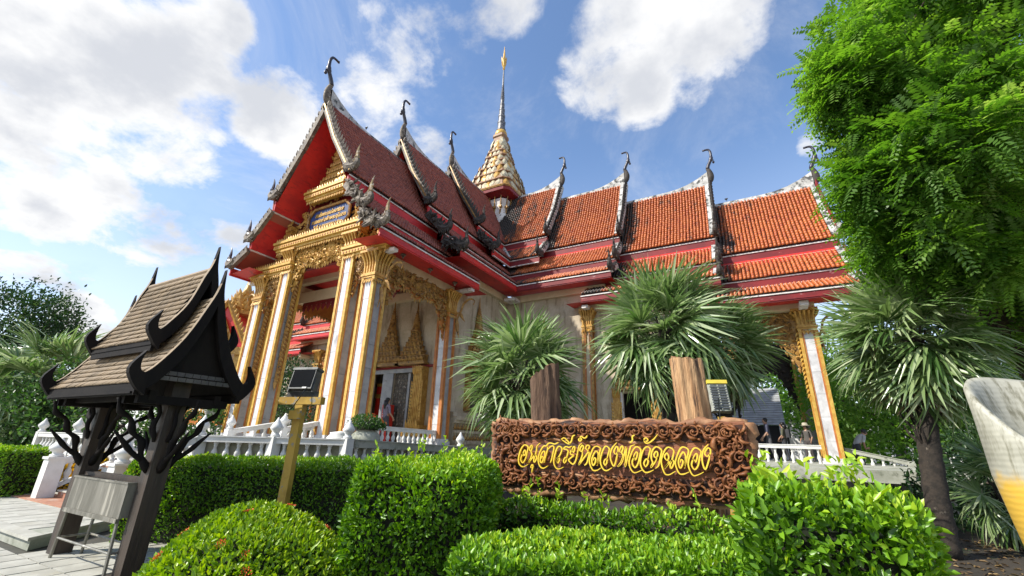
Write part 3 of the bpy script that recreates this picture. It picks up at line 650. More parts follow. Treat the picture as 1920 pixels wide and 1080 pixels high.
# scalloped gold strips down the pilaster and the second column
def strip(p, out, z0, z1, mat):
    m = MB(); n = int((z1-z0)/.17); o = Vector(out)
    m.hexa([tuple(Vector(p)+o*a+Vector((0,0,z))+Vector((o.y,o.x,0))*b) for z in (z0, z1) for a, b in ((0,-.07),(0.03,-.07),(.03,.07),(0,.07))])
    for k in range(n): m.flame(Vector(p)+o*.03+Vector((0,0,z0+.17*k+.1)), (o.y*.7,o.x*.7,-1), (o.y,o.x,0), .24, .16, .05, .2)
    m.flame(Vector(p)+o*.03+Vector((0,0,z0+.1)), (0,0,-1), (o.y,o.x,0), .5, .2, .06)
    return m.build('gold_strip', mat, temple)
strip((-11.9,14.98,0), (0,-1,0), 3.2, 7.3, GOLDOLD); strip((-16.1,10.36,0), (1,0,0), 3.6, 8.2, GOLDOLD); strip((-17.72,10.36,0), (1,0,0), 3.6, 7.0, GOLDOLD); strip((1.8,20.3,0), (-.6,-.6,0), 3.6, 6.2, GOLDLIT)

# ------------------------------------------------------------------ front gable
def cornice(x0, x1, y, z, d=.32, mat=GOLDLIT):
    m = MB(); m.box((x0,y-d*.75,z), (x1,y+.1,z+.10)); m.box((x0-.05,y-d,z+.10), (x1+.05,y+.1,z+.24)); m.box((x0-.02,y-d*.85,z+.24), (x1+.02,y+.1,z+.30)); m.box((x0-.07,y-d*1.12,z+.30), (x1+.07,y+.1,z+.40))
    c = m.build('cornice', mat, temple)
    t = MB(); n = int((x1-x0)/.15)
    teeth(t, (x0,y-d*.9,z+.39), (x1,y-d*.9,z+.39), n, .20, (0,-.1,1)); teeth(t, (x0,y-d*.6,z+.02), (x1,y-d*.6,z+.02), n, .20, (0,-.2,-1))
    t.build('cornice_teeth', GOLD, c, kind='stuff')
    p = MB()
    for k in range(n): p.cbox((x0+(k+.5)*(x1-x0)/n, y-d-.0, z+.17), (.03,.02,.035))
    p.build('cornice_beads', ORANGE, c, kind='stuff')
cornice(-18.95, -16.2, 10.3, 8.06); cornice(-13.05, -10.85, 10.3, 8.06); cornice(-17.35, -12.25, 10.25, 9.06, .38)
g = MB(); zr, Z1 = TIERS[2][3], TIERS[2][4]
g.prism([(XR-3.9,10.62,8.3), (XR+3.9,10.62,8.3), (XR+2.25,10.62,Z1-.6), (XR+1.05,10.62,(zr+Z1)/2-.5), (XR,10.62,zr-.5), (XR-1.05,10.62,(zr+Z1)/2-.5), (XR-2.25,10.62,Z1-.6)], (0,.15,0)); ped = g.build('pediment', REDOLD, temple)
def in_tri(rg):
    for _ in range(20):
        x, z = rg.uniform(-3.6,3.6), rg.uniform(8.5,14.3); lim = np.interp(z, [8.3,Z1-.6,(zr+Z1)/2-.5,zr-.5], [3.7,2.1,.95,.05])
        if abs(x) < lim and not (-1.3 < x < 1.35 and 9.75 < z < 11.35) : return (XR+x, 10.56, z)
c = MB(); carve(c, in_tri, 620, (0,-1,0), .28, 21); spirals(c, in_tri, 110, (0,-1,0), .15, 22); c.build('pediment_carving', GOLD, ped, kind='stuff')
# tiers of the pediment: gold shelves and a carved crown above the plaque
cornice(-16.1, -13.75, 10.3, 11.28, .34)
m = MB()
for k in range(5): m.box((XR-.95+.19*k,10.3,11.75+.32*k), (XR+.95-.19*k,10.62,12.0+.32*k)); teeth(m, (XR-.95+.19*k,10.26,11.98+.32*k), (XR+.95-.19*k,10.26,11.98+.32*k), 9-k, .22)
m.flame((XR,10.3,13.3), (0,0,1), (1,0,0), 1.1, .5, .1); m.build('pediment_crown', GOLD, temple)
for s in (-1, 1):
    m = MB()
    for k in range(4): m.box((XR+s*2.35-.32+.06*k,10.25,9.46+.26*k), (XR+s*2.35+.32-.06*k,10.6,9.66+.26*k)); teeth(m, (XR+s*2.35-.32+.06*k,10.22,9.64+.26*k), (XR+s*2.35+.32-.06*k,10.22,9.64+.26*k), 4, .16)
    m.flame((XR+s*2.35,10.3,10.5), (0,0,1), (1,0,0), .8, .3, .08); m.build('pediment_turret', GOLD, temple)
# blue inscribed plaque in a gold frame
BLUE = material('plaque_blue', (.018,.045,.16), (.012,.03,.10), 2, 4, .35)
px, pz, hw, hh, cr = -14.82, 10.40, 1.22, .50, .26
octo = lambda e: [(px-hw-e,pz-hh+cr), (px-hw+cr,pz-hh-e), (px+hw-cr,pz-hh-e), (px+hw+e,pz-hh+cr), (px+hw+e,pz+hh-cr), (px+hw-cr,pz+hh+e), (px-hw+cr,pz+hh+e), (px-hw-e,pz+hh-cr)]
pq = MB().prism([(x,10.40,z) for x, z in octo(0)], (0,.2,0)).build('plaque', BLUE, temple)
fm = MB(); o = [(x,10.36,z) for x, z in octo(.05)]; fm.tube(o+o[:1], .065, 6); fm.flame((px,10.36,pz+hh+.05), (0,0,1), (1,0,0), .22, .2, .05); fm.build('plaque_frame', GOLDOLD, pq)
def thai(body, size, x, y, z, mat, parent, name, w=None):
    c = bpy.data.curves.new(name, 'FONT'); c.body = body; c.size = size; c.align_x = 'CENTER'; c.extrude = .012; c.offset = size*.02
    o = bpy.data.objects.new(name, c); COL.objects.link(o); d = bpy.context.evaluated_depsgraph_get()
    me = bpy.data.meshes.new_from_object(o.evaluated_get(d)); wd = max(v.co.x for v in me.vertices)-min(v.co.x for v in me.vertices) if me.vertices else 1
    bpy.data.objects.remove(o); me.materials.clear(); me.materials.append(mat)
    s = (w/wd) if w else 1
    q = link(name, me, parent, tuple(Vector((x,y,z))-world_loc(parent)), (math.radians(90),0,0), (s,1,1)); return q
for k, (txt, w) in enumerate((('สมเด็จพระบรมโอรสาธิราช', 1.75), ('ทรงยกช่อฟ้าพระอุโบสถ', 2.1), ('วันที่ ๘ กรกฎาคม ๒๕๑๐', 1.8))): thai(txt, .25, px, 10.385, pz+.16-.29*k, GOLDLIT, pq, 'inscription', w)

# ------------------------------------------------------------------ door pediments, pilasters, windows
def spired_pediment(x, y, z, w, h, fr, mat=GOLD, parent=None, name='door_pediment'):
    """fr(s,out,z): s across, out from the wall. Redented crown of leaf tiers ending in a ringed spire"""
    m = MB(); n = 6
    m.hexa([fr(a*w*.56,o,z+b) for b in (0,.09) for a, o in ((-1,0),(1,0),(1,.34),(-1,.34))]); m.hexa([fr(a*w*.5,o,z+b) for b in (.09,.2) for a, o in ((-1,0),(1,0),(1,.28),(-1,.28))])
    S = Vector(fr(1,0,0))-Vector(fr(0,0,0)); O = Vector(fr(0,1,0))-Vector(fr(0,0,0))
    zz = z+.2; hh = h*.44/n
    for k in range(n):
        hw = w*.5*(1-.80*(k/n)**.8); dp = .26-.03*k
        m.hexa([fr(a*hw,o,zz+b) for b in (0,hh*.8) for a, o in ((-1,0),(1,0),(1,dp),(-1,dp))]); m.hexa([fr(a*hw*1.06,o,zz+b) for b in (hh*.8,hh) for a, o in ((-1,0),(1,0),(1,dp+.05),(-1,dp+.05))])
        c = max(2, 7-k)
        for i in range(c):
            s = (i-(c-1)/2)*(2*hw/c); m.flame(fr(s,dp+.05,zz-.02), S*0+O*.25+Vector((0,0,1)), S, hh*1.05, 2*hw/c*1.05, .09)
        zz += hh
    # bell, rings and needle
    cx, cy = fr(0,.1,0)[:2]
    r0 = w*.13; pr = [(r0*1.2,zz), (r0*1.25,zz+.05), (r0,zz+.1), (r0*.72,zz+h*.12), (r0*.85,zz+h*.13)]; z2 = zz+h*.14
    for i in range(6):
        q = r0*.72*(1-i*.12); pr += [(q,z2), (q*1.15,z2+h*.018), (q*.85,z2+h*.03)]; z2 += h*.034
    pr += [(r0*.2,z2), (.012,z+h)]
    m.lathe(pr, (cx,cy,0), 10)
    return m.build(name, mat, parent or temple)
frW = lambda x0: (lambda s,o,z: (x0+s, 14.9-o, z))
frS = lambda y0: (lambda s,o,z: (-11.6+o, y0+s, z))
for x, t in ((-16.05,3.3), (-14.78,3.4), (-13.30,3.0)): spired_pediment(0, 0, 4.76, 1.52, t, frW(x), GOLDOLD)
spired_pediment(0, 0, 4.9, 1.9, 3.55, frS(17.25), GOLDOLD, name='window_pediment')
for x in (-4.75, -9.3): spired_pediment(0, 0, 4.0 if x > -6 else 4.9, 1.9, 3.3, (lambda x0: (lambda s,o,z: (x0+s, 20.2-o, z)))(x), GOLDOLD, name='door_pediment' if x > -6 else 'window_pediment')
def gold_pilaster(x, y, z0, z1, w):
    m = MB(); m.box((x-w*.95,y-w*.6,z0), (x+w*.95,y+w*.5,z0+.2)); m.box((x-w*.85,y-w*.55,z0+.2), (x+w*.85,y+w*.5,z0+.32)); m.box((x-w*.72,y-w*.5,z0+.32), (x+w*.72,y+w*.5,z0+.46)); m.box((x-w*.45,y-w*.35,z0+.46), (x+w*.45,y+w*.5,z1))
    for k in range(5): m.tube([(x-w*.36+w*.18*k,y-w*.36,z0+.5), (x-w*.36+w*.18*k,y-w*.36,z1-.1)], .028, 5)
    for k in range(12):
        for s in (-1,1): m.flame((x+s*w*.48,y-w*.36,z0+.6+.14*k), (s*.4,0,1), (1,0,0), .17, .12, .04)
    for k in range(5): m.flame((x-w*.5+w*.25*k,y-w*.55,z0+.3), (0,-.2,1), (1,0,0), .4, w*.3, .05); m.flame((x-w*.4+w*.2*k,y-w*.4,z1-.35), (0,-.3,1), (1,0,0), .42, w*.24, .05)
    return m.build('door_pilaster', GOLD, temple)
gold_pilaster(-12.73, 14.75, 1.75, 4.66, .52); boxo('pilaster_plinth', (-13.3,14.45,ZF), (-12.15,14.97,1.74), GREYMARBLE_SHADE)
for x in (-5.62, -3.86): gold_pilaster(x, 20.1, 1.2, 4.0, .34)
boxo('door_frame', (-5.46,20.08,1.2), (-5.36,20.3,3.92), WHITEEDGE)
m = MB(); m.box((-11.6,16.5,2.9), (-11.42,16.75,4.9)); m.box((-11.6,17.75,2.9), (-11.42,18.0,4.9)); m.box((-11.6,16.4,4.7), (-11.4,18.1,4.9)); m.build('window_frame', GOLDOLD, temple); boxo('window_shutter', (-11.6,16.75,2.9), (-11.56,17.75,4.7), DOOR)
# moulded plinth under the side wall
for y0, y1, k in ((15.5,19.9,0),):
    m = MB()
    for z0, z1, o in ((1.2,1.5,.34), (1.5,1.62,.42), (1.62,1.95,.26), (1.95,2.05,.36), (2.05,2.35,.22), (2.35,2.47,.34), (2.47,2.62,.42), (2.62,2.8,.2)): m.box((-11.6,y0,z0), (-11.6+o,y1,z1))
    pl = m.build('wall_plinth', PLASTER, temple); c = MB()
    for z in (1.66, 2.08): teeth(c, (-11.33,y0,z), (-11.33,y1,z), 22, .24, (.1,0,1), (1,0,0), .05)
    c.build('plinth_carving', GOLDOLD, pl, kind='stuff')
# small round soffit lamps under the front eave
for y in (11.0, 12.6, 14.3):
    l = MB(); l.lathe([(.10,0), (.11,-.05), (.06,-.07)], (-10.9,y,8.18), 12); l.lathe([(.03,-.07), (.045,-.12), (.02,-.17)], (-10.9,y,8.18), 8); l.build('soffit_lamp', GREYORN, temple)

# ------------------------------------------------------------------ ground, paving, terrace
SOIL = material('soil', (.045,.034,.022), (.025,.020,.013), .8, 6, .95, 0, .3, 12, third=(.05,.08,.02), tscale=1.5)
SAND = material('pale_ground', (.36,.33,.28), (.28,.26,.22), .5, 6, .95)
PAVER = material('paving_stone', (.46,.45,.39), (.36,.35,.30), 2.5, 6, .7, 0, .1, 30, third=(.36,.34,.27), tscale=2.0, tlo=.55, thi=.72)
JOINT = material('paving_joint', (.07,.065,.05), (.05,.05,.04), 6)
TERRA = material('terracotta_step', (.42,.20,.12), (.34,.15,.09), 3, 5, .75, third=(.40,.34,.28), tscale=4, tlo=.55, thi=.68)
def struct(name, m, mat): return tag(m.build(name, mat), kind='structure')
struct('ground', MB().add([(-600,-600,-.02),(600,-600,-.02),(600,900,-.02),(-600,900,-.02)], [(0,1,2,3)]), SAND)
struct('planting_bed', MB().prism([(-9.5,4.5,-.015),(-5.4,1.0,-.015),(-1.0,.6,-.015),(9,3.5,-.015),(16,16.9,-.015),(-8.2,16.9,-.015),(-8.2,7.0,-.015)], (0,0,.01)), SOIL)
pv = struct('pavement', MB().box((-16,-1.0,-.018), (-5.6,4.4,-.008)), JOINT)
PLAT = [(-16,2.84), (-9.26,2.84), (-10.35,4.36), (-16,4.36)]
me_t = MB().box((-.184,-.190,-.05), (.184,.190,.0)).build('paving_tile', PAVER); tile_me = me_t.data; bpy.data.objects.remove(me_t)
rg = random.Random(5); TS = .4
for i in range(26):
    for j in range(14):
        x, y = -15.9+TS*i+.2, -.9+TS*j+.2
        if y > 4.2 or (y > 2.75 and x < -8.9) or x > -5.7 or (x > -7.0 and y > 2.6): continue
        f = .489*-x+.872*y; la = .872*x+.489*y
        if f < 2.5 or la > -.2-.4*f or la < -1.28*f-.6: continue
        link('paving_tile', tile_me, pv, (x, y, .008+rg.uniform(-.003,.003)), (rg.uniform(-.006,.006), rg.uniform(-.006,.006), 0))
pf = struct('platform', MB().prism([(x,y,0) for x,y in PLAT], (0,0,.15)), OLDC)
rim = MB(); rim.prism([(-16,2.80,.13),(-9.23,2.80,.13),(-9.40,3.0,.13),(-16,3.0,.13)], (0,0,.04)); rim.prism([(-9.232,2.802,.13),(-10.33,4.36,.13),(-10.55,4.36,.13),(-9.41,3.002,.13)], (0,0,.0398)); rim.build('platform_kerb', PAVER, pf)
for i in range(18):
    for j in range(4):
        x, y = -15.9+TS*i, 3.2+.38*j-.02
        if x+.2 > np.interp(y+.2, [2.84,4.36], [-9.45,-10.55]): continue
        link('paving_tile', tile_me, pf, (x, y, .158+rg.uniform(-.003,.003)))
tr = MB(); tr.prism([(-30,5.65,-.01), (-11.1,5.65,-.01), (-8.43,7.46,-.01), (-8.43,17.3,-.01), (14,17.3,-.01), (14,34,-.01), (-30,34,-.01)], (0,0,1.0)); struct('terrace', tr, WHITEC)

# ------------------------------------------------------------------ balustrades
bal_prof = [(.055,0), (.055,.05), (.035,.07), (.05,.13), (.068,.2), (.062,.27), (.035,.36), (.03,.42), (.045,.46), (.035,.49), (.055,.52), (.055,.56)]
bm = MB().lathe(bal_prof, n=10).build('baluster', WHITEC, smooth=True); bal_me = bm.data; bpy.data.objects.remove(bm)
fin_prof = [(.10,0), (.10,.04), (.07,.06), (.075,.10), (.13,.16), (.14,.20), (.10,.27), (.05,.34), (.015,.42)]
fm_ = MB().lathe(fin_prof, n=12).build('post_finial', WHITEC, smooth=True); fin_me = fm_.data; bpy.data.objects.remove(fm_)
def balustrade(label, p0, p1, zb0, zb1, h, posts=(), mat=WHITEC, group=None, step=.26, back=None, finials=(), rail_h=.12, name='balustrade', foot=True, endpost=None, rw=.09):
    """rail from p0 to p1 (plan), foot heights zb0, zb1, height h; posts = fractions with square posts"""
    root = empty(name, (p0[0], p0[1], zb0), label=label, cat='balustrade', group=group)
    A = Vector((p0[0], p0[1], zb0)); B = Vector((p1[0], p1[1], zb1)); d = B-A; hd = Vector((d.x,d.y,0)); L = hd.length; u = hd.normalized(); n = Vector((u.y,-u.x,0))
    def bar(z0, z1, w, nm, m):
        MB().hexa([tuple(A+n*-w+Vector((0,0,z0))), tuple(B+n*-w+Vector((0,0,z0))), tuple(B+n*w+Vector((0,0,z0))), tuple(A+n*w+Vector((0,0,z0))),
                   tuple(A+n*-w+Vector((0,0,z1))), tuple(B+n*-w+Vector((0,0,z1))), tuple(B+n*w+Vector((0,0,z1))), tuple(A+n*w+Vector((0,0,z1)))]).build(nm, m, root)
    bar(h-rail_h, h, rw, 'rail', mat); bar(h-.005, h+.022, rw+.02, 'rail_cap', mat)
    if foot: bar(0, .08, .08, 'foot_rail', mat)
    if back: 
        A = A+n*-.10; B = B+n*-.10; bar(.0, h-rail_h-.003, .03, 'back_panel', back); A = A+n*.10; B = B+n*.10
    bh = h-rail_h-(.08 if foot else 0); k = max(1, int(L/step)); o = .08 if foot else 0
    for i in range(k):
        f = (i+.5)/k
        if any(abs(f-q)*L < .16 for q in posts): continue
        p = A+d*f; link('baluster', bal_me, root, (p.x-p0[0], p.y-p0[1], p.z-zb0+o), (0,0,random.uniform(0,3)), (1,1,bh/.56))
    for q in posts:
        p = A+d*q; r = .105
        ps = MB().box((p.x-r,p.y-r,p.z-.05), (p.x+r,p.y+r,p.z+h+.03)).build('post', mat, root)
        if q in finials: link('finial', fin_me, ps, (p.x, p.y, p.z+h+.03))
    return root
GREYRAIL = OLDC  # grey concrete in place of white; on the side rail it paints shade
balustrade('white balustrade with a finial post running from stair to terrace corner', (-11.1,5.65), (-8.43,7.46), .98, .98, .59, (0,.50,1), back=CARVEDC, finials=(0,.50,1), step=.24)
balustrade('balustrade with mossy panels, rail coloured grey as if shaded, running back from the corner post', (-8.43,7.62), (-8.43,15.5), .98, .74, .59, (.55,), mat=GREYRAIL, back=CARVEDC, finials=(.55,), step=.26, rail_h=.16)
balustrade('white balustrade panel behind the yellow-leaved shrub at far left', (-20.6,5.65), (-14.5,5.65), .93, .95, .59, (0,.45,1), back=CARVEDC, finials=(0,.45,1), step=.27)
balustrade('white balustrade along the open side of the porch below the door', (-11.5,10.7), (-11.5,14.5), ZF, ZF-.06, .58, (), step=.26)
balustrade('white balustrade on the far side of the porch, behind the columns', (-18.05,10.7), (-18.05,14.5), ZF, ZF, .58, (), step=.26)
balustrade('short sloping white rail between the marble porch columns', (-14.45,8.15), (-14.45,10.1), 1.2, 1.58, .55, (0,), finials=(0,), step=.3)
balustrade('short sloping white rail behind the floodlight post', (-12.95,8.9), (-12.95,10.1), 1.3, 1.55, .55, (0,), finials=(0,), step=.3)
balustrade('white balustrade of the right porch beside the wooden sign', (-2.0,20.25), (1.82,20.25), 1.2, 1.18, .63, (), step=.26, foot=False)
balustrade('short sloping rail right of the yellow-edged porch column', (2.5,20.5), (4.3,20.6), 1.15, .75, .6, (1,), mat=GREYRAIL, finials=(), step=.3)
struct('terrace_coping', MB().box((-8.3,17.1,.9), (14,17.42,1.21)), OLDC)
for k, (x, lab) in enumerate(((-14.4, 'left white stair balustrade with stout pointed newel post'), (-11.1, 'white stair balustrade with newel post behind the steel trough'))):
    b = balustrade(lab, (x,4.45), (x,5.6), .33, .95, .62, (), step=.3, rail_h=.13, rw=.08)
    nw = MB(); nw.box((x-.15,4.2,.15), (x+.15,4.5,.98)); nw.box((x-.18,4.17,.98), (x+.18,4.53,1.03)); nwo = nw.build('newel_post', WHITEC, b); link('finial', fin_me, nwo, (x, 4.35, 1.03), None, (1.3,1.3,1.0))
st = empty('stairs', (-12.75,4.2,0), label='reddish stone steps with white nosings between two stair balustrades', cat='stairs')
MB().box((-15.2,4.05,-.01), (-10.5,4.75,.16)).build('plinth', OLDC, st); MB().box((-15.15,4.06,.161), (-10.55,4.74,.176)).build('plinth_paving', TERRA, st)
for k in range(5):
    y, z = 4.55+.22*k, .17+.165*k
    MB().box((-14.25,y,.0), (-11.25,5.9,z+.13)).build('step', TERRA if k < 3 else WHITEC, st); MB().box((-14.25,y-.03,z+.131), (-11.25,y+.25,z+.162)).build('tread', TERRA if k % 2 else PAVER, st)
up = empty('stairs', (-15,8,1), label='upper pale steps rising from the terrace, half hidden by black posts', cat='stairs')
for k in range(4): MB().box((-17.4,7.9+.3*k,.98), (-14.6,9.4,1.08+.1*k)).build('step', WHITEC, up)

# ------------------------------------------------------------------ black gabled shrine
WOODK = material('black_wood', (.008,.0065,.006), (.014,.011,.009), 4, 5, .75, 0, .2, 20, stretch=(1,1,.3), spec=.15)
POSTW = material('dark_post_wood', (.055,.038,.026), (.030,.022,.016), 4, 6, .55, 0, .3, 20, stretch=(2,2,.2))
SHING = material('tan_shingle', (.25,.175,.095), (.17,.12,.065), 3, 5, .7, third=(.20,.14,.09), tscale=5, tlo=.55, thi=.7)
SHING_SHADE = material('shade_shingle', (.10,.09,.08), (.06,.055,.05), 3, 5, .7)  # dark copy of the tan shingle, shade put into the colour
def shrine():
    y0 = 3.03
    root = empty('shrine', (-7.85,y0,0), label='black wooden shrine with two-tiered tan shingle roof and curved gable horns', cat='shrine')
    fr = lambda x, d, z: (x, y0+d, z)
    def shingles(x0, x1, prof, mat, name='roof_shingles', cw=.095, rh=.085, s=-1):
        P = np.array(prof); seg = np.linalg.norm(np.diff(P, axis=0), axis=1); c = np.concatenate([[0], np.cumsum(seg)]); L = c[-1]; nr = int(L/rh); V = []; F = []; nc = int((x1-x0)/cw)
        for r in range(nr):
            a, b = L*r/nr-.015, L*(r+1)/nr
            pa = np.array([np.interp(a,c,P[:,0]), np.interp(a,c,P[:,1])]); pb = np.array([np.interp(b,c,P[:,0]), np.interp(b,c,P[:,1])])
            t = pb-pa; t /= np.linalg.norm(t); n = np.array([-t[1],t[0]]); n *= np.sign(n[1])
            for k in range(nc+1):
                xa = x0+cw*(k-.5*(r % 2))+.004; xb = min(xa+cw-.008, x1); xa = max(xa, x0)
                if xb-xa < .015: continue
                l = .024+random.uniform(-.004,.006); i = len(V)
                m_ = (xa+xb)/2; pc = pb+t*.02
                for (q, h) in ((pa,.004), (pb,l), (pb,l-.018)):
                    V += [fr(xa, s*(q[0]+n[0]*h), q[1]+n[1]*h), fr(xb, s*(q[0]+n[0]*h), q[1]+n[1]*h)]
                F += [(i,i+1,i+3,i+2), (i+2,i+3,i+5,i+4)]
        npobj(name, np.array(V), np.array(F), mat, root, kind='stuff')
    lowp = [(.0,3.42), (.10,3.12), (.24,2.78), (.40,2.47), (.62,2.16)]
    upp = [(.03,3.84), (.10,3.58), (.22,3.22), (.34,2.94), (.46,2.74)]
    for s in (-1, 1):
        mt = SHING if s < 0 else SHING_SHADE  # slope turned from the sun takes the shade copy
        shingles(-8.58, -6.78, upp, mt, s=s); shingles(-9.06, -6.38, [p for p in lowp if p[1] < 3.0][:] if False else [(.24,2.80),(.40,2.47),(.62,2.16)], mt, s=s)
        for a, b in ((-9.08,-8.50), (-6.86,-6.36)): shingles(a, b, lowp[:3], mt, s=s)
        for x0, x1, pr in ((-8.58,-6.78,upp), (-9.06,-6.38,lowp)):
            m = MB()
            for (d0,z0),(d1,z1) in zip(pr[:-1], pr[1:]): m.hexa([fr(x0,s*d0,z0-.06), fr(x1,s*d0,z0-.06), fr(x1,s*d1,z1-.06), fr(x0,s*d1,z1-.06), fr(x0,s*d0,z0-.008), fr(x1,s*d0,z0-.008), fr(x1,s*d1,z1-.008), fr(x0,s*d1,z1-.008)])
            m.build('roof_deck', WOODK, root)
        MB().box(fr(-9.05,s*.60-.025,2.02), fr(-6.40,s*.60+.025,2.135)).build('eave_board', WOODK, root); MB().box(fr(-9.0,s*.63-.015,2.035), fr(-6.44,s*.63+.015,2.06)).build('eave_moulding', WOODK, root)
        MB().box(fr(-8.58,s*.43-.02,2.60), fr(-6.78,s*.43+.02,2.72)).build('eave_board', WOODK, root)
    MB().tube([fr(-8.62,0,3.87), fr(-6.76,0,3.87)], .05, 8).build('ridge_roll', SHING, root)
    # curved gable boards, one outline per side, with tip spike and upturned horn
    def board(x, th, apex, foot, sc, lift):
        ad, az = apex; fd, fz = foot
        for s in (-1, 1):
            U = spline([(0,az+.42*sc), (.035,az+.10*sc), (.10,az-.16), (fd*.42,(az*.46+fz*.54)+.04), (fd*.78,fz+.19), (fd*.97,fz+.06)], 5)
            up_ = [(p[0],p[1]) for p in U] if False else None
            top = spline([(0,0,az+.46*sc), (.03,0,az+.14*sc), (.095,0,az-.12), (fd*.44,0,az*.45+fz*.55+.04), (fd*.80,0,fz+.20), (fd*1.0,0,fz+.07)], 4)
            bot = spline([(0,0,az-.12), (.02,0,az-.22), (.07,0,az-.42), (fd*.36,0,az*.38+fz*.62-.10), (fd*.70,0,fz+.02), (fd*.90,0,fz-.10)], 4)
            m = MB(); n = len(top)
            for i in range(n-1):
                m.hexa([fr(x-th,s*bot[i].x,bot[i].z), fr(x+th,s*bot[i].x,bot[i].z), fr(x+th,s*bot[i+1].x,bot[i+1].z), fr(x-th,s*bot[i+1].x,bot[i+1].z),
                        fr(x-th,s*top[i].x,top[i].z), fr(x+th,s*top[i].x,top[i].z), fr(x+th,s*top[i+1].x,top[i+1].z), fr(x-th,s*top[i+1].x,top[i+1].z)])
            g = m.build('gable_board', WOODK, root)
            # pale weathered upper edge
            e = MB()
            for i in range(3, n-1): e.hexa([fr(x-th+.005,s*top[i].x,top[i].z), fr(x+th-.005,s*top[i].x,top[i].z), fr(x+th-.005,s*top[i+1].x,top[i+1].z), fr(x-th+.005,s*top[i+1].x,top[i+1].z)]+[fr(q,s*top[j].x,top[j].z+.008) for q, j in ((x-th+.005,i),(x+th-.005,i),(x+th-.005,i+1),(x-th+.005,i+1))])
            e.build('board_edge', SHING, g)
            h = MB(); q = [(fd*.88,fz-.13), (fd*.86,fz+.12), (fd*1.0,fz+.10), (fd*1.10,fz+.22), (fd*1.10+.02*sc,fz+.40*sc+.06), (fd*1.10+.10*sc,fz+.24), (fd*1.10+.14*sc,fz+.12), (fd*1.10+.10*sc,fz-.02), (fd*1.02,fz-.14)]
            c1 = spline([(fd*.9,0,fz+.10), (fd*1.02,0,fz+.12), (fd*1.06,0,fz+.22), (fd*1.02,0,fz+.40*sc)], 4); c2 = spline([(fd*.86,0,fz-.16), (fd*1.05,0,fz-.07), (fd*1.06+.11*sc,0,fz+.13), (fd*1.02,0,fz+.40*sc+.004)], 4)
            for i in range(len(c1)-1):
                h.hexa([fr(x-th*1.1,s*c1[i].x,c1[i].z), fr(x+th*1.1,s*c1[i].x,c1[i].z), fr(x+th*1.1,s*c1[i+1].x,c1[i+1].z), fr(x-th*1.1,s*c1[i+1].x,c1[i+1].z),
                        fr(x-th*1.1,s*c2[i].x,c2[i].z), fr(x+th*1.1,s*c2[i].x,c2[i].z), fr(x+th*1.1,s*c2[i+1].x,c2[i+1].z), fr(x-th*1.1,s*c2[i+1].x,c2[i+1].z)])
            h.build('gable_horn', WOODK, g)
    for x, a, f in ((-6.38,3.40,2.18), (-9.08,3.40,2.18)): board(x, .035, (0,a), (.62,f), .9, 0)
    for x in (-6.74, -8.62): board(x, .035, (0,3.84), (.45,2.78), .9, 0)
    for x in (-6.48, -8.98):
        MB().prism([fr(x,-.46,2.25), fr(x,.46,2.25), fr(x,.12,2.95), fr(x,0,3.25), fr(x,-.12,2.95)], (-.03 if x > -8 else .03,0,0)).build('gable_panel', WOODK, root)
        m = MB(); sg = 1 if x > -8 else -1
        for k in range(11):
            for r in range(2): m.hexa([fr(x+sg*(.02+.05*r+o),-.5+.092*k+a,2.34-.07*r-z) for z in (.0,.05) for a, o in ((0,0),(.085,0),(.085,.05),(0,.05))])
        m.build('skirt_shingles', SHING_SHADE, root)
    # beams and posts
    m = MB(); m.box((-8.98,y0-.42,1.98), (-6.5,y0-.34,2.10)); m.box((-8.98,y0+.34,1.98), (-6.5,y0+.42,2.10)); m.build('roof_beam', WOODK, root)
    for x in (-8.97, -8.7, -6.9, -6.55): MB().box((x-.04,y0-.52,1.94), (x+.04,y0+.52,2.04)).build('cross_beam', WOODK, root)
    for x in (-8.78, -6.79):
        p = MB().box((x-.105,y0-.105,0), (x+.105,y0+.105,2.3)).build('post', POSTW, root)
        for sx, sy in ((1,0),(-1,0),(0,1),(0,-1)):
            b = MB(); P = lambda a, z: (x+sx*a, y0+sy*a, z)
            pts = spline([P(.08,1.15), P(.20,1.32), P(.24,1.50), P(.36,1.60), P(.42,1.76), P(.55,1.84), P(.60,2.0)], 3)
            b.tube(pts, [.042-.016*i/len(pts)+.010*math.sin(i*1.4) for i in range(len(pts))], 7); b.tube(spline([P(.18,1.28), P(.32,1.38), P(.45,1.52), P(.55,1.62)], 3), [.035,.035,.03,.03,.035,.03,.025,.02,.015,.01], 6)
            b.tube(spline([P(.10,1.5), P(.16,1.7), P(.13,1.85), P(.2,2.0)], 3), [.03,.03,.025,.03,.03,.025,.025,.025,.03,.03], 6)
            b.build('carved_bracket', WOODK, p, smooth=True)
    m = MB(); m.box((-8.75,y0-.05,1.0), (-7.0,y0+.05,1.06)); m.build('tie_rail', POSTW, root)
shrine()
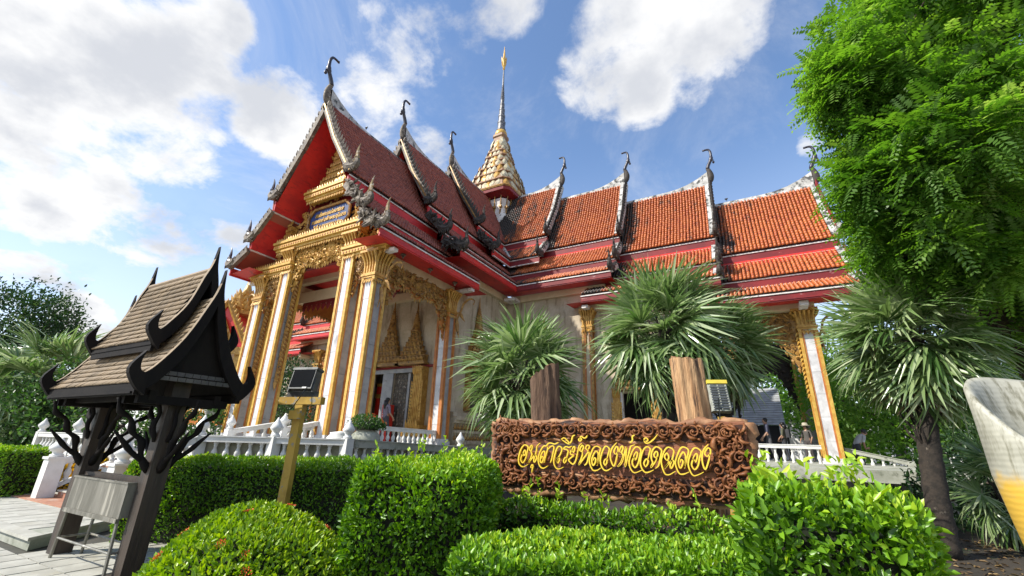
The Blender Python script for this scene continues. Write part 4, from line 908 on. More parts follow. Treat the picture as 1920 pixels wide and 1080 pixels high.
# ------------------------------------------------------------------ steel trough on its stand
STEEL = material('stained_steel', (.27,.255,.215), (.17,.16,.13), 3, 6, .42, .55, .1, 20, stretch=(3,3,.4), third=(.46,.43,.36), tscale=4, tlo=.55, thi=.66, tstretch=(3,3,.3))
tq = empty('trough', (-7.7,3.0,0), label='stained steel incense trough on thin legs under the black shrine', cat='trough')
x0, x1, y0_, y1_, za, zb = -8.50, -6.92, 2.84, 3.2, .62, 1.00
m = MB(); w = .012
for a, b in (((x0,y0_,za),(x1,y0_+w,zb)), ((x0,y1_-w,za),(x1,y1_,zb)), ((x0,y0_+w,za),(x0+w,y1_-w,zb)), ((x1-w,y0_+w,za),(x1,y1_-w,zb)), ((x0+w,y0_+w,za),(x1-w,y1_-w,za+.02))): m.box(a, b)
tb = m.build('tray', STEEL, tq); m = MB(); m.box((x0+.02,y0_+.02,zb-.14), (x1-.02,y1_-.02,zb-.10)); m.build('ash', material('ash', (.10,.09,.08), (.2,.19,.18), 20), tb)
m = MB()
for a, b in (((x0-.012,y0_-.012),(x1+.012,y0_+.02)), ((x0-.012,y1_-.02),(x1+.012,y1_+.012))): m.box((a[0],a[1],zb-.002), (b[0],b[1],zb+.018))
for x in (x0, x1): m.box((x-.012,y0_+.02,zb-.002), (x+.012,y1_-.02,zb+.018))
m.build('tray_rim', STEEL, tb)
for x in (x0+.05, x1-.05):
    for y in (y0_+.02, y1_-.02): MB().tube([(x+(-.06 if x < -7.7 else .06),y,0), (x,y,za)], .02, 6).build('leg', STEEL, tq)
m = MB(); m.box((x0,y0_-.02,za-.05), (x1,y0_+.02,za-.002)); m.box((x0,y1_-.02,za-.05), (x1,y1_+.02,za-.002)); m.build('stand_frame', STEEL, tq)
for y in (y0_, y1_-.02): MB().tube([(x0,y+.02,.25), (x1,y+.02,.25)], .014, 6).build('cross_bar', STEEL, tq)
for x in (x0, x1): MB().tube([(x,y0_+.02,.25), (x,y1_-.02,.25)], .014, 6).build('cross_bar', STEEL, tq)

# ------------------------------------------------------------------ carved wooden sign
WOOD = material('carved_wood', (.30,.105,.038), (.18,.058,.022), 3, 6, .55, 0, .5, 16, stretch=(.6,2,5), third=(.035,.013,.008), tscale=5, tlo=.48, thi=.62, tstretch=(.5,1,4))
WOODD = material('carved_wood_dark', (.24,.094,.036), (.13,.046,.018), 7, 5, .45, 0, .3, 25, third=(.28,.125,.05), tscale=11, tlo=.54, thi=.66, spec=.25)
EDGEW = material('raw_wood_edge', (.38,.20,.095), (.22,.10,.045), 5, 6, .7, 0, .5, 15)
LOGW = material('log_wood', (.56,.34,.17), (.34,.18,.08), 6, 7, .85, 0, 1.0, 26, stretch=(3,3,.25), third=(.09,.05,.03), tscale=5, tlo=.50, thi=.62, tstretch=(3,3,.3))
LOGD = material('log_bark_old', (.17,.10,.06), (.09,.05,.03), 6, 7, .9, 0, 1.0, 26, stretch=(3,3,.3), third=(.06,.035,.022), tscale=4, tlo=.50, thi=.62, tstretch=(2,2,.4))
YELL = material('yellow_letter', (.80,.58,.05), (.74,.50,.04), 8, 3, .4)
LETTERS=[[[(-2.639,1.455),(-2.655,1.47),(-2.64,1.506),(-2.625,1.525),(-2.613,1.494),(-2.628,1.463),(-2.653,1.48),(-2.676,1.437),(-2.677,1.402),(-2.65,1.377),(-2.612,1.43),(-2.59,1.508),(-2.579,1.554),(-2.595,1.574),(-2.63,1.585),(-2.669,1.551),(-2.699,1.485),(-2.713,1.42),(-2.704,1.368),(-2.672,1.335),(-2.633,1.333),(-2.58,1.361)]],[[(-2.544,1.509),(-2.559,1.528),(-2.548,1.567),(-2.529,1.584),(-2.523,1.555),(-2.54,1.51),(-2.528,1.478),(-2.55,1.42),(-2.574,1.38),(-2.505,1.453),(-2.475,1.472),(-2.462,1.436),(-2.489,1.39),(-2.501,1.409),(-2.49,1.454),(-2.468,1.512),(-2.457,1.576),(-2.411,1.613)]],[[(-2.525,1.326),(-2.54,1.331),(-2.523,1.36),(-2.509,1.345),(-2.52,1.307),(-2.526,1.272)]],[[(-2.362,1.386),(-2.344,1.453),(-2.318,1.535),(-2.318,1.567),(-2.355,1.582),(-2.392,1.552),(-2.426,1.488),(-2.441,1.424),(-2.429,1.368),(-2.399,1.332),(-2.362,1.33),(-2.312,1.357)],[(-2.364,1.389),(-2.352,1.49),(-2.363,1.521),(-2.392,1.495),(-2.411,1.444),(-2.411,1.4),(-2.396,1.388),(-2.377,1.414),(-2.374,1.452),(-2.392,1.458),(-2.401,1.432)],[(-2.325,1.567),(-2.318,1.599),(-2.281,1.616),(-2.222,1.605),(-2.171,1.625)]],[[(-2.307,1.542),(-2.274,1.575),(-2.241,1.582),(-2.232,1.557),(-2.249,1.487),(-2.263,1.431),(-2.28,1.391)]],[[(-2.184,1.389),(-2.202,1.415),(-2.182,1.452),(-2.162,1.447),(-2.166,1.416),(-2.184,1.394),(-2.201,1.418),(-2.18,1.449),(-2.147,1.497),(-2.127,1.554),(-2.164,1.581),(-2.194,1.552),(-2.219,1.488),(-2.234,1.426),(-2.228,1.37),(-2.196,1.332),(-2.16,1.331),(-2.11,1.352)]],[[(-2.096,1.391),(-2.111,1.418),(-2.091,1.456),(-2.074,1.45),(-2.078,1.42),(-2.096,1.396)],[(-2.077,1.435),(-2.059,1.494),(-2.05,1.531),(-2.072,1.549),(-2.106,1.553),(-2.079,1.579),(-2.036,1.572),(-2.001,1.588)]],[[(-2.138,1.662),(-2.098,1.677),(-2.063,1.652),(-2.028,1.614),(-2.057,1.615),(-2.099,1.639),(-2.131,1.659)],[(-2.028,1.612),(-2.003,1.65),(-1.991,1.694),(-1.961,1.712)]],[[(-1.988,1.515),(-2.002,1.533),(-1.987,1.57),(-1.969,1.584),(-1.965,1.558),(-1.985,1.516),(-2.003,1.545),(-2.021,1.514),(-2.013,1.495),(-1.981,1.486),(-2.025,1.452),(-2.044,1.433),(-2.022,1.404),(-1.991,1.389),(-1.963,1.418),(-1.941,1.48),(-1.922,1.553),(-1.907,1.597),(-1.874,1.621)]],[[(-1.895,1.639),(-1.915,1.658),(-1.897,1.68),(-1.879,1.668),(-1.895,1.641)],[(-1.911,1.674),(-1.88,1.696),(-1.852,1.681),(-1.825,1.685),(-1.808,1.709)]],[[(-1.891,1.53),(-1.903,1.548),(-1.886,1.585),(-1.865,1.599),(-1.858,1.574),(-1.878,1.535),(-1.891,1.53)],[(-1.872,1.534),(-1.876,1.488),(-1.898,1.433),(-1.921,1.385),(-1.859,1.458),(-1.803,1.533),(-1.83,1.568),(-1.811,1.602),(-1.786,1.594),(-1.792,1.568),(-1.816,1.55)],[(-1.804,1.536),(-1.79,1.515),(-1.806,1.454),(-1.824,1.406),(-1.852,1.382)]],[[(-1.702,1.385),(-1.679,1.465),(-1.663,1.537),(-1.654,1.573),(-1.7,1.594),(-1.738,1.571),(-1.77,1.51),(-1.791,1.437),(-1.778,1.378),(-1.75,1.336),(-1.704,1.337),(-1.656,1.365)],[(-1.699,1.394),(-1.685,1.477),(-1.684,1.519),(-1.706,1.541),(-1.737,1.505),(-1.759,1.456),(-1.759,1.409),(-1.745,1.387),(-1.721,1.422),(-1.716,1.458),(-1.732,1.468),(-1.744,1.439)]],[[(-1.605,1.386),(-1.621,1.421),(-1.602,1.456),(-1.582,1.457),(-1.587,1.422),(-1.605,1.392)],[(-1.586,1.454),(-1.567,1.511),(-1.55,1.57),(-1.588,1.597),(-1.616,1.568),(-1.645,1.508),(-1.662,1.442),(-1.65,1.384),(-1.62,1.344),(-1.582,1.343),(-1.528,1.374)]],[[(-1.484,1.513),(-1.498,1.542),(-1.473,1.59),(-1.454,1.592),(-1.452,1.544),(-1.482,1.512)],[(-1.455,1.544),(-1.473,1.473),(-1.506,1.39),(-1.538,1.447),(-1.542,1.511),(-1.518,1.577),(-1.462,1.639)]],[[(-1.417,1.533),(-1.433,1.553),(-1.413,1.595),(-1.397,1.602),(-1.394,1.575),(-1.411,1.533),(-1.399,1.505),(-1.422,1.44),(-1.463,1.388),(-1.41,1.441),(-1.357,1.596),(-1.367,1.489),(-1.381,1.39),(-1.345,1.489),(-1.314,1.583),(-1.3,1.606),(-1.259,1.621)]],[[(-1.314,1.637),(-1.284,1.665),(-1.281,1.706),(-1.254,1.723)]],[[(-1.267,1.464),(-1.282,1.492),(-1.252,1.545),(-1.237,1.533),(-1.247,1.493),(-1.267,1.465),(-1.279,1.486),(-1.3,1.445),(-1.295,1.412),(-1.273,1.386),(-1.24,1.425),(-1.217,1.494),(-1.198,1.569),(-1.239,1.6),(-1.278,1.572),(-1.313,1.508),(-1.334,1.444),(-1.327,1.382),(-1.294,1.337),(-1.258,1.339),(-1.201,1.364)]],[[(-1.159,1.394),(-1.175,1.434),(-1.15,1.475),(-1.129,1.469),(-1.135,1.43),(-1.157,1.398)],[(-1.13,1.472),(-1.113,1.526),(-1.096,1.583),(-1.131,1.603),(-1.169,1.57),(-1.198,1.506),(-1.213,1.443),(-1.201,1.382),(-1.168,1.344),(-1.127,1.349),(-1.076,1.373)]],[[(-1.133,1.658),(-1.155,1.675),(-1.136,1.695),(-1.115,1.68),(-1.13,1.656),(-1.154,1.672),(-1.14,1.641),(-1.104,1.645),(-1.053,1.681),(-1.006,1.733)]],[[(-1.046,1.488),(-1.062,1.522),(-1.037,1.558),(-1.022,1.546),(-1.026,1.512),(-1.046,1.49)],[(-1.027,1.507),(-1.055,1.45),(-1.105,1.395),(-1.082,1.443),(-1.091,1.476),(-1.09,1.516),(-1.074,1.567),(-1.03,1.606),(-0.979,1.575),(-0.992,1.514),(-1.012,1.446),(-1.03,1.407),(-1.059,1.388)]],[[(-0.935,1.47),(-0.953,1.509),(-0.926,1.545),(-0.91,1.516),(-0.917,1.483),(-0.934,1.471)],[(-0.916,1.483),(-0.923,1.444),(-0.96,1.397),(-0.881,1.474),(-0.862,1.453),(-0.894,1.396),(-0.904,1.423),(-0.885,1.468),(-0.866,1.518),(-0.854,1.574),(-0.897,1.604),(-0.933,1.588),(-0.967,1.531),(-0.991,1.464),(-0.984,1.398),(-0.961,1.338),(-0.917,1.335),(-0.856,1.37)]],[[(-0.762,1.401),(-0.737,1.479),(-0.706,1.578),(-0.751,1.611),(-0.786,1.592),(-0.82,1.531),(-0.848,1.459),(-0.841,1.399),(-0.816,1.349),(-0.772,1.348),(-0.722,1.371)],[(-0.759,1.409),(-0.743,1.495),(-0.742,1.533),(-0.761,1.561),(-0.793,1.521),(-0.816,1.471),(-0.814,1.422),(-0.802,1.403),(-0.779,1.44),(-0.772,1.473),(-0.788,1.486),(-0.801,1.455)]],[[(-0.654,1.466),(-0.671,1.498),(-0.637,1.549),(-0.624,1.537),(-0.632,1.5),(-0.652,1.468),(-0.668,1.493),(-0.689,1.449),(-0.684,1.417),(-0.662,1.396),(-0.628,1.436),(-0.607,1.506),(-0.585,1.571),(-0.631,1.606),(-0.666,1.585),(-0.699,1.524),(-0.721,1.458),(-0.716,1.395),(-0.687,1.34),(-0.644,1.345),(-0.582,1.376)]],[[(-0.534,1.523),(-0.552,1.556),(-0.519,1.606),(-0.495,1.595),(-0.5,1.552),(-0.532,1.525)],[(-0.503,1.55),(-0.526,1.477),(-0.564,1.401),(-0.583,1.464),(-0.577,1.544),(-0.551,1.599),(-0.508,1.643)]]]

def sign():
    SX0, SX1, SZ0, SZ1, SY = -3.14, -.14, 1.10, 1.86, 5.22
    root = empty('signboard', (-1.64,5.3,0), label='carved brown wooden signboard with yellow Thai lettering, set on two sawn logs', cat='signboard')
    rg = random.Random(3)
    # slab with a live, wavy outline
    def outline(e):
        P = []
        for i in range(40): f = i/39; P.append((SX0+.02+(SX1-SX0-.04)*f, SZ1+.02*math.sin(f*21)+.012*math.sin(f*57)+e*.6))
        for i in range(1, 12): f = i/12; P.append((SX1+.012*math.sin(f*20)+.16*max(0,f-.25)**1.2*0+e*.8, SZ1-(SZ1-SZ0)*f))
        for i in range(40): f = i/39; P.append((SX1-.03-(SX1-SX0-.06)*f, SZ0+.05*f-.05+.02*math.sin(f*17)+.012*math.sin(f*43)-e))
        for i in range(1, 12): f = i/12; P.append((SX0+.02*(1-f)+.014*math.sin(f*24)-e*.8, SZ0+(SZ1-SZ0)*f))
        return P
    MB().prism([(x,SY,z) for x, z in outline(0)], (0,.11,0)).build('board', WOOD, root)
    MB().prism([(x,SY+.03,z) for x, z in outline(.03)], (0,.14,0)).build('raw_edge', EDGEW, root)
    def gnarl(pts, r0):
        P = spline(pts, 1); m = MB(); n = len(P); m.tube(P, [r0*rg.uniform(.65,1.25) for _ in range(n)], 8); v = m.v
        m.v = [tuple(Vector(q)+Vector((rg.uniform(-1,1),rg.uniform(-1,1),rg.uniform(-1,1)))*r0*.28) for q in v]; return m
    edge = lambda z, amp, dz: [(SX0+.02+(SX1-SX0-.02)*i/60, SY+.05, z+dz*i/60+.012*math.sin(i*.9)+.012*math.sin(i*.37)) for i in range(61)]
    for pts, r0 in ((edge(SZ1+.005,0,-.01), .040), (edge(SZ0-.05,0,.05), .052), ([(SX0-.01+.012*math.sin(i*1.7), SY+.05, SZ0+(SZ1-SZ0)*i/16) for i in range(17)], .048), ([(SX1+.02+.012*math.sin(i*1.9), SY+.06, SZ0+(SZ1-SZ0)*i/16) for i in range(17)], .06)):
        gnarl(pts, r0).build('gnarled_edge', EDGEW, root, smooth=True)
    # chiselled ridges on the field
    m = MB()
    for k in range(26):
        z = rg.choice((1.20,1.23,1.26,1.69,1.72,1.74,1.66))+rg.uniform(-.015,.015); x = rg.uniform(SX0+.5, SX1-.9); L = rg.uniform(.15,.5)
        m.tube([(x+L*t, SY-.004, z+.012*math.sin(6*t+k)) for t in (0,.2,.4,.6,.8,1)], [.003,.012,.017,.013,.015,.003], 5)
    m.build('chisel_ridge', EDGEW, root, kind='stuff')
    rec = MB()  # flat dark strips behind the scrolls, shade of deep carving put into colour
    for a, b in (((SX0+.03,SZ1-.20),(SX1-.03,SZ1-.02)), ((SX0+.03,SZ0-.01),(SX1-.03,SZ0+.19)), ((SX0+.03,SZ0+.191),(SX0+.40,SZ1-.201)), ((SX1-.34,SZ0+.191),(SX1-.03,SZ1-.201))): rec.box((a[0],SY-.008,a[1]), (b[0],SY-.002,b[1]))
    rec.build('carving_shade', material('carving_shade', (.055,.020,.010), (.025,.011,.007), 9, 4, .8), root)
    # frame of scrollwork: individual scrolls, flowers and leaves
    def scroll(flip, R=.085, turns=1.25):
        m = MB(); pts = []
        for i in range(19):
            q = i/18; r = R*(1-.8*q); g = math.pi*.9+flip*(q*turns*2*math.pi)
            pts.append((r*math.cos(g), -.035-.02*q, r*math.sin(g)))
        pts = [(-R*1.0-.12, -.02, flip*-.06), (-R*1.0-.05,-.03,flip*-.03)]+pts
        m.tube(pts, [.005,.012]+[.0155*(1-.4*i/18) for i in range(19)], 5); m.lathe([(0,-.02),(.02,-.01),(.018,.01),(0,.02)], (0,-.05,0), 6)
        for k in range(4): g = math.pi*.9+flip*(.15+.2*k)*2*math.pi*.9; m.flame((R*.95*math.cos(g),-.025,R*.95*math.sin(g)), (math.cos(g-flip*.6),-.3,math.sin(g-flip*.6)), (-math.sin(g),0,math.cos(g)), .075, .05, .012, .25*flip)
        return m
    def flower(n=6, r=.055):
        m = MB(); m.lathe([(0,-.015),(.016,-.008),(.016,.008),(0,.014)], (0,-.045,0), 6)
        for k in range(n): g = 2*math.pi*k/n; m.flame((.012*math.cos(g),-.03,.012*math.sin(g)), (math.cos(g),-.35,math.sin(g)), (-math.sin(g),0,math.cos(g)), r, r*.75, .012)
        return m
    def leafc():
        m = MB(); pts = spline([(-.08,-.02,-.02),(-.02,-.04,.02),(.05,-.045,.01),(.10,-.03,-.03)], 3); m.tube(pts, [.006,.016,.022,.026,.026,.022,.018,.012,.006,.004], 5, flat=((0,0,1),1.2))
        m.flame((-.02,-.03,.0), (.6,-.3,.8), (.8,0,-.6), .07, .05, .012, .3); m.flame((.03,-.03,.0), (.8,-.3,-.6), (.6,0,.8), .07, .05, .012, -.3); return m
    ms = []
    for mb, nm in ((scroll(1),'carved_scroll'), (scroll(-1),'carved_scroll'), (flower(),'carved_flower'), (leafc(),'carved_leaf')):
        o = mb.build(nm, WOODD, None, smooth=nm != 'carved_flower'); ms.append((nm, o.data)); bpy.data.objects.remove(o)
    def put(k, x, z, a=0, s=1): nm, me = ms[k]; link(nm, me, root, (x+1.64, SY-5.3+.0, z), (0,a,0), (s,1.15,s))
    n = 18
    for i in range(n):
        x = SX0+.20+(SX1-SX0-.40)*i/(n-1)
        put(i % 2, x, SZ1-.085+.01*(-1)**i, rg.uniform(-.3,.3), .84); put(1-i % 2, x, SZ0+.085, math.pi+rg.uniform(-.3,.3), .84)
        put(3, x+.08, SZ1-.06, rg.uniform(-1,1), .7); put(3, x+.09, SZ0+.06, rg.uniform(-1,1), .7); put(3, x-.02, SZ1-.145, rg.uniform(2,4), .7); put(3, x-.02, SZ0+.15, rg.uniform(2,4), .7)
        if i % 3 == 1: put(2, x+.07, SZ1-.10, 0, .9); put(2, x+.07, SZ0+.10, 0, .9)
    for side, x0, w in ((0, SX0+.05, .36), (1, SX1-.35, .32)):
        cols = 3
        for j in range(5):
            for i in range(cols):
                x, z = x0+w*(i+.5)/cols+rg.uniform(-.02,.02), SZ0+.16+.125*j+rg.uniform(-.02,.02)
                k = (i+j) % 4; put(k, x, z, rg.uniform(0,6.28), rg.uniform(.8,1.1)); put(3, x+.05, z+.05, rg.uniform(0,6.28), .7)
    # letters: raised strokes cut with a broad pen
    for L in LETTERS:
        m = MB()
        for S in L:
            P = spline([(x,0,z) for x, z in S], 4); n = len(P); V = []; F = []
            for i, p in enumerate(P):
                t = (P[min(i+1,n-1)]-P[max(i-1,0)]).normalized(); nn = Vector((-t.z,0,t.x))
                e = min(i, n-1-i)/max(1, n-1); w = .0064*(.45+.55*min(1, e/.12))*(.85+.35*abs(t.z*.8+t.x*.35))
                for a, yy in ((w,SY-.105),(-w,SY-.105),(-w,SY-.078),(w,SY-.078)): q = p+nn*a; V.append((q.x,yy,q.z))
            for i in range(n-1):
                b = i*4
                for k in range(4): F.append((b+k,b+(k+1)%4,b+4+(k+1)%4,b+4+k))
            F += [(3,2,1,0), ((n-1)*4,(n-1)*4+1,(n-1)*4+2,(n-1)*4+3)]
            m.add(V, F)
        m.build('letter', YELL, root)
    # sawn log posts
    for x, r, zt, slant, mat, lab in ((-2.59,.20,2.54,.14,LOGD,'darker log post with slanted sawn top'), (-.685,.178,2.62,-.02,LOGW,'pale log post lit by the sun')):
        V = []; F = []; nz, nk = 40, 56
        gr = [rg.uniform(-1,1)**3*.10 for _ in range(nk)]; gr = [(gr[i-1]+2*gr[i]+gr[(i+1) % nk])/2.6 for i in range(nk)]
        for i in range(nz+1):
            for k in range(nk):
                g = 2*math.pi*k/nk; z = -.0+(zt+slant*math.cos(g))*i/nz
                q = r*(1+.09*math.sin(3*g+1+.4*z)+.05*math.sin(7*g+z*1.3)+.03*math.sin(13*g)+.05*math.sin(z*2.1+2*g)); q *= 1.04-.05*i/nz+gr[k]+.03*math.sin(z*9+5*g)*math.sin(z*4.1+k*.9)+rg.uniform(-.02,.02)
                if i == nz: z += rg.uniform(-.02,.02)
                V.append((x+q*math.cos(g)+.03*math.sin(z*1.5), 5.66+q*math.sin(g), z))
        for i in range(nz):
            for k in range(nk): F.append((i*nk+k, i*nk+(k+1)%nk, (i+1)*nk+(k+1)%nk, (i+1)*nk+k))
        m = MB(); m.add(V, F); top = [V[nz*nk+k] for k in range(nk)]
        lg = m.build('log_post', mat, root, smooth=True); lg['label'] = lab
        cp = MB(); cp.add([(a,b,c+.004) for a,b,c in top], [tuple(range(nk))]); cp.build('sawn_end', EDGEW, lg)
sign()

# ------------------------------------------------------------------ floodlights
YPAINT = material('worn_yellow_paint', (.50,.32,.05), (.38,.23,.035), 3, 5, .6, third=(.27,.25,.20), tscale=5, tlo=.57, thi=.60)
GREYM = material('grey_metal', (.13,.135,.135), (.08,.085,.085), 6, 4, .45, .5)
LENS = material('lamp_glass', (.012,.013,.015), None, rough=.12)
YTOP = material('yellow_metal', (.70,.55,.06), (.6,.46,.05), 4, 3, .45)
def floodlight():
    x, y = -6.5, 4.7; r = empty('floodlight', (x,y,0), .0, label='floodlight with black lens on a peeling yellow timber post before the hedge', cat='floodlight')
    def B(a, b, nm, mat, p=r, rot=None):
        h = MB(); M = Matrix.Rotation(math.radians(14), 4, 'Z')
        c = [Vector(q) for q in ((a[0],a[1],a[2]),(b[0],a[1],a[2]),(b[0],b[1],a[2]),(a[0],b[1],a[2]),(a[0],a[1],b[2]),(b[0],a[1],b[2]),(b[0],b[1],b[2]),(a[0],b[1],b[2]))]
        if rot is not None: cc = Vector((0,0,2.45)); c = [rot@(q-cc)+cc for q in c]
        return h.hexa([tuple(M@q+Vector((x,y,0))) for q in c]).build(nm, mat, p)
    B((-.07,-.05,0), (.07,.05,2.14), 'post', YPAINT); B((-.40,-.055,2.10), (.40,.055,2.215), 'cross_arm', YPAINT); B((-.115,-.10,1.87), (.09,-.051,2.0), 'block', YPAINT)
    R = Matrix.Rotation(math.radians(-12), 3, 'X')
    b = B((-.22,-.09,2.32), (.22,.07,2.66), 'lamp_housing', GREYM, r, R); B((-.20,-.098,2.35), (.20,-.088,2.63), 'lens', LENS, b, R); B((-.235,-.10,2.64), (.235,.08,2.68), 'hood', GREYM, b, R); B((.225,-.06,2.28), (.245,.03,2.5), 'yoke', GREYM, b, R); B((-.245,-.06,2.28), (-.225,.03,2.5), 'yoke', GREYM, b, R); B((.06,-.105,2.32), (.14,-.09,2.345), 'maker_plate', WHITEC, b, R)
    B((-.28,-.03,2.216), (.28,.03,2.30), 'bracket', GREYM, r)
    m = MB(); m.tube(spline([(x+.15,y-.08,2.33), (x+.12,y-.12,2.22), (x-.02,y-.10,2.10), (x-.1,y-.09,2.02)], 4), .008, 5); m.build('cable', LENS, r)
floodlight()
def floodlight_back():
    x, y = -.50, 7.3; r = empty('floodlight', (x,y,0), label='yellow-topped floodlight seen from behind, right of the pale log', cat='floodlight')
    M = .8*Matrix.Rotation(math.radians(20), 3, 'Z')@Matrix.Rotation(math.radians(-16), 3, 'X')
    def B(a, b, nm, mat, p=r):
        c = [Vector(q) for q in ((a[0],a[1],a[2]),(b[0],a[1],a[2]),(b[0],b[1],a[2]),(a[0],b[1],a[2]),(a[0],a[1],b[2]),(b[0],a[1],b[2]),(b[0],b[1],b[2]),(a[0],b[1],b[2]))]
        return MB().hexa([tuple(M@q+Vector((x,y,2.35))) for q in c]).build(nm, mat, p)
    b = B((-.17,-.03,-.30), (.17,.10,.22), 'lamp_housing', OLDC); B((-.18,-.07,.22), (.18,.12,.29), 'hood', YTOP, b)
    for k in range(9): B((-.145,-.055,-.26+.05*k), (.145,-.03,-.235+.05*k), 'cooling_fin', GREYM, b)
    for s in (-1,0,1): B((s*.14-.012,-.052,-.28), (s*.14+.012,-.03,.2), 'fin_rib', OLDC, b)
    MB().box((x-.05,y-.05,0), (x+.05,y+.05,2.05)).build('post', YPAINT, r)
    MB().tube([(x,y-.12,2.3), (x-.02,y-.13,1.9)], .008, 5).build('cable', LENS, r)
floodlight_back()

# ------------------------------------------------------------------ great concrete petal at the right edge
def petal():
    m = bpy.data.materials.new('petal_concrete'); m.use_nodes = True; t = NT(m.node_tree); b = t.n['Principled BSDF']
    tc = t.new('ShaderNodeTexCoord'); v = tc.outputs['Object']; at = t.new('ShaderNodeAttribute'); at.attribute_name = 'var'
    base = t.mix(t.mrange(t.noise(v, 3, 6, .6), .35, .65), (.42,.405,.33), (.30,.29,.23))
    base = t.mix(t.mrange(t.noise(t.scale(v, (5,5,.8)), 3, 6, .65), .47, .66), base, (.15,.14,.09))
    yl = t.math('ADD', at.outputs['Fac'], t.math('MULTIPLY', t.math('SUBTRACT', t.noise(v, 5, 5, .6), .5), .35))
    c = t.mix(t.mrange(yl, .50, .64), base, (.62,.38,.05)); t.link(c, b.inputs['Base Color']); b.inputs['Roughness'].default_value = .6
    bp = t.new('ShaderNodeBump'); bp.inputs['Strength'].default_value = .10; bp.inputs['Distance'].default_value = .01; w = t.new('ShaderNodeTexWave'); t.link(v, w.inputs['Vector']); w.inputs['Scale'].default_value = 9; w.inputs['Distortion'].default_value = 2; w.bands_direction = 'Z'; t.link(w.outputs[1], bp.inputs['Height']); t.link(bp.outputs[0], b.inputs['Normal'])
    prof = [(.05,-2.1), (.10,-1.7), (.19,-1.35), (.30,-1.0), (.385,-.70), (.43,-.36), (.43,-.10), (.435,.02), (.42,.055), (.395,.05), (.375,.01), (.35,-.06), (.30,-.16), (.20,-.26), (.08,-.32), (.0,-.335)]
    V = []; F = []; at_ = []; n = 64; A = Vector((0,0,1)); e1 = Vector((.872,.489,0)); e2 = Vector((-.489,.872,0))
    for j, (r, h) in enumerate(prof):
        for k in range(n):
            g = 2*math.pi*k/n; rr = r*(1+.05*math.cos(2*g)+.02*math.sin(5*g)); w = np.clip((h+.8)/.8, 0, 1)**1.5; hh = h+w*rr*math.sin(g)*.95+w*.03*math.sin(3*g)
            bend = Vector((0,0,0))
            V.append(Vector(PET_C)+e1*(rr*math.cos(g))+e2*(rr*math.sin(g))+A*hh); at_.append((.95,.95,.95,.95,.90,.66,.38,.2)[min(j,7)]*(.30+.75*max(0, math.cos(g-PET_Y))**.5))
    for j in range(len(prof)-1):
        for k in range(n): F.append((j*n+k, j*n+(k+1)%n, (j+1)*n+(k+1)%n, (j+1)*n+k))
    o = npobj('petal_sculpture', np.array([tuple(p) for p in V]), np.array(F), m, None, smooth=True, attr=at_)
    tag(o, 'big cream and yellow concrete petal-shaped bowl, cut by the right edge', 'sculpture')
PET_C = (1.71, 4.17, 1.74); PET_Y = 3.7
petal()

# ------------------------------------------------------------------ jars on the terrace
def jar(label, p, prof, mat):
    r = empty('jar', p, label=label, cat='jar'); MB().lathe(prof, p, 20).build('jar_body', mat, r, smooth=True); return r
JP = [(.16,0), (.30,.25), (.36,.55), (.33,.72), (.22,.80), (.26,.84), (.24,.86), (.18,.80), (.0,.78)]
jar('large grey jar holding a loose shrub behind the corner post', (-8.75,8.3,1.0), JP, OLDC)
jar('pale domed jar left of the corner post finial', (-9.6,8.25,1.0), [(.16,0), (.32,.28), (.36,.52), (.33,.62), (.26,.70), (.27,.74), (.0,.78)], WHITEC)

# ------------------------------------------------------------------ plants
HEDGEL = leaf_material('hedge_leaf', (.030,.10,.008), (.19,.38,.020), (.47,.60,.045), .36, .30, .5)
IXORAL = leaf_material('ixora_leaf', (.035,.10,.008), (.20,.35,.016), (.42,.54,.04), .36, .30, .5)
PALML = leaf_material('palm_leaf', (.07,.14,.035), (.23,.32,.12), (.48,.54,.33), .26, .28, .8)  # pale end of the ramp paints sun glints on some segments
TREEL = leaf_material('tree_leaf', (.075,.165,.028), (.17,.31,.050), (.30,.42,.10), .42, .56, .45)
DARKL = leaf_material('dark_tree_leaf', (.014,.042,.010), (.035,.085,.020), (.09,.16,.04), .45, .25, .5)
BUSHL = leaf_material('bush_leaf', (.022,.06,.010), (.06,.14,.025), (.16,.25,.06), .45, .3, .5)
CROTL = leaf_material('croton_leaf', (.16,.10,.01), (.55,.30,.02), (.72,.50,.05), .4, .25)
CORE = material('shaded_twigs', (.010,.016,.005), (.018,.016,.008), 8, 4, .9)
BARK = material('bark', (.085,.060,.042), (.045,.033,.024), 6, 6, .9, 0, .6, 14, stretch=(2,2,.5))
FIBRE = material('palm_fibre', (.040,.030,.022), (.020,.016,.012), 9, 6, .95, 0, .7, 20, third=(.19,.16,.12), tscale=7, tlo=.62, thi=.74)
PETIOLE = material('petiole', (.12,.17,.05), (.18,.16,.05), 5)
FLOWER = material('orange_flower', (.75,.16,.02), (.62,.07,.02), 20, 3, .6)
def LF(la, f, z=0.): return Vector((.872*la-.489*f, .489*la+.872*f, z))
def unit(v): return v/np.maximum(np.linalg.norm(v, axis=1, keepdims=True), 1e-9)
def leaf_geo(P, D, N, L, W, fold=.25):
    D = unit(D); S = unit(np.cross(D, N)); N = np.cross(S, D); L = L[:,None]; W = W[:,None]
    pts = [P, P+D*L*.32+S*W*.46+N*W*fold, P+D*L*.68+S*W*.38+N*W*fold*.8-N*L*.04, P+D*L-N*L*.12, P+D*L*.68-S*W*.38+N*W*fold*.8-N*L*.04, P+D*L*.32-S*W*.46+N*W*fold]
    V = np.stack(pts, 1).reshape(-1, 3); b = (np.arange(len(P))*6)[:,None]
    return V, np.concatenate([b+np.array([0,1,2,3])[None], b+np.array([3,4,5,0])[None]])
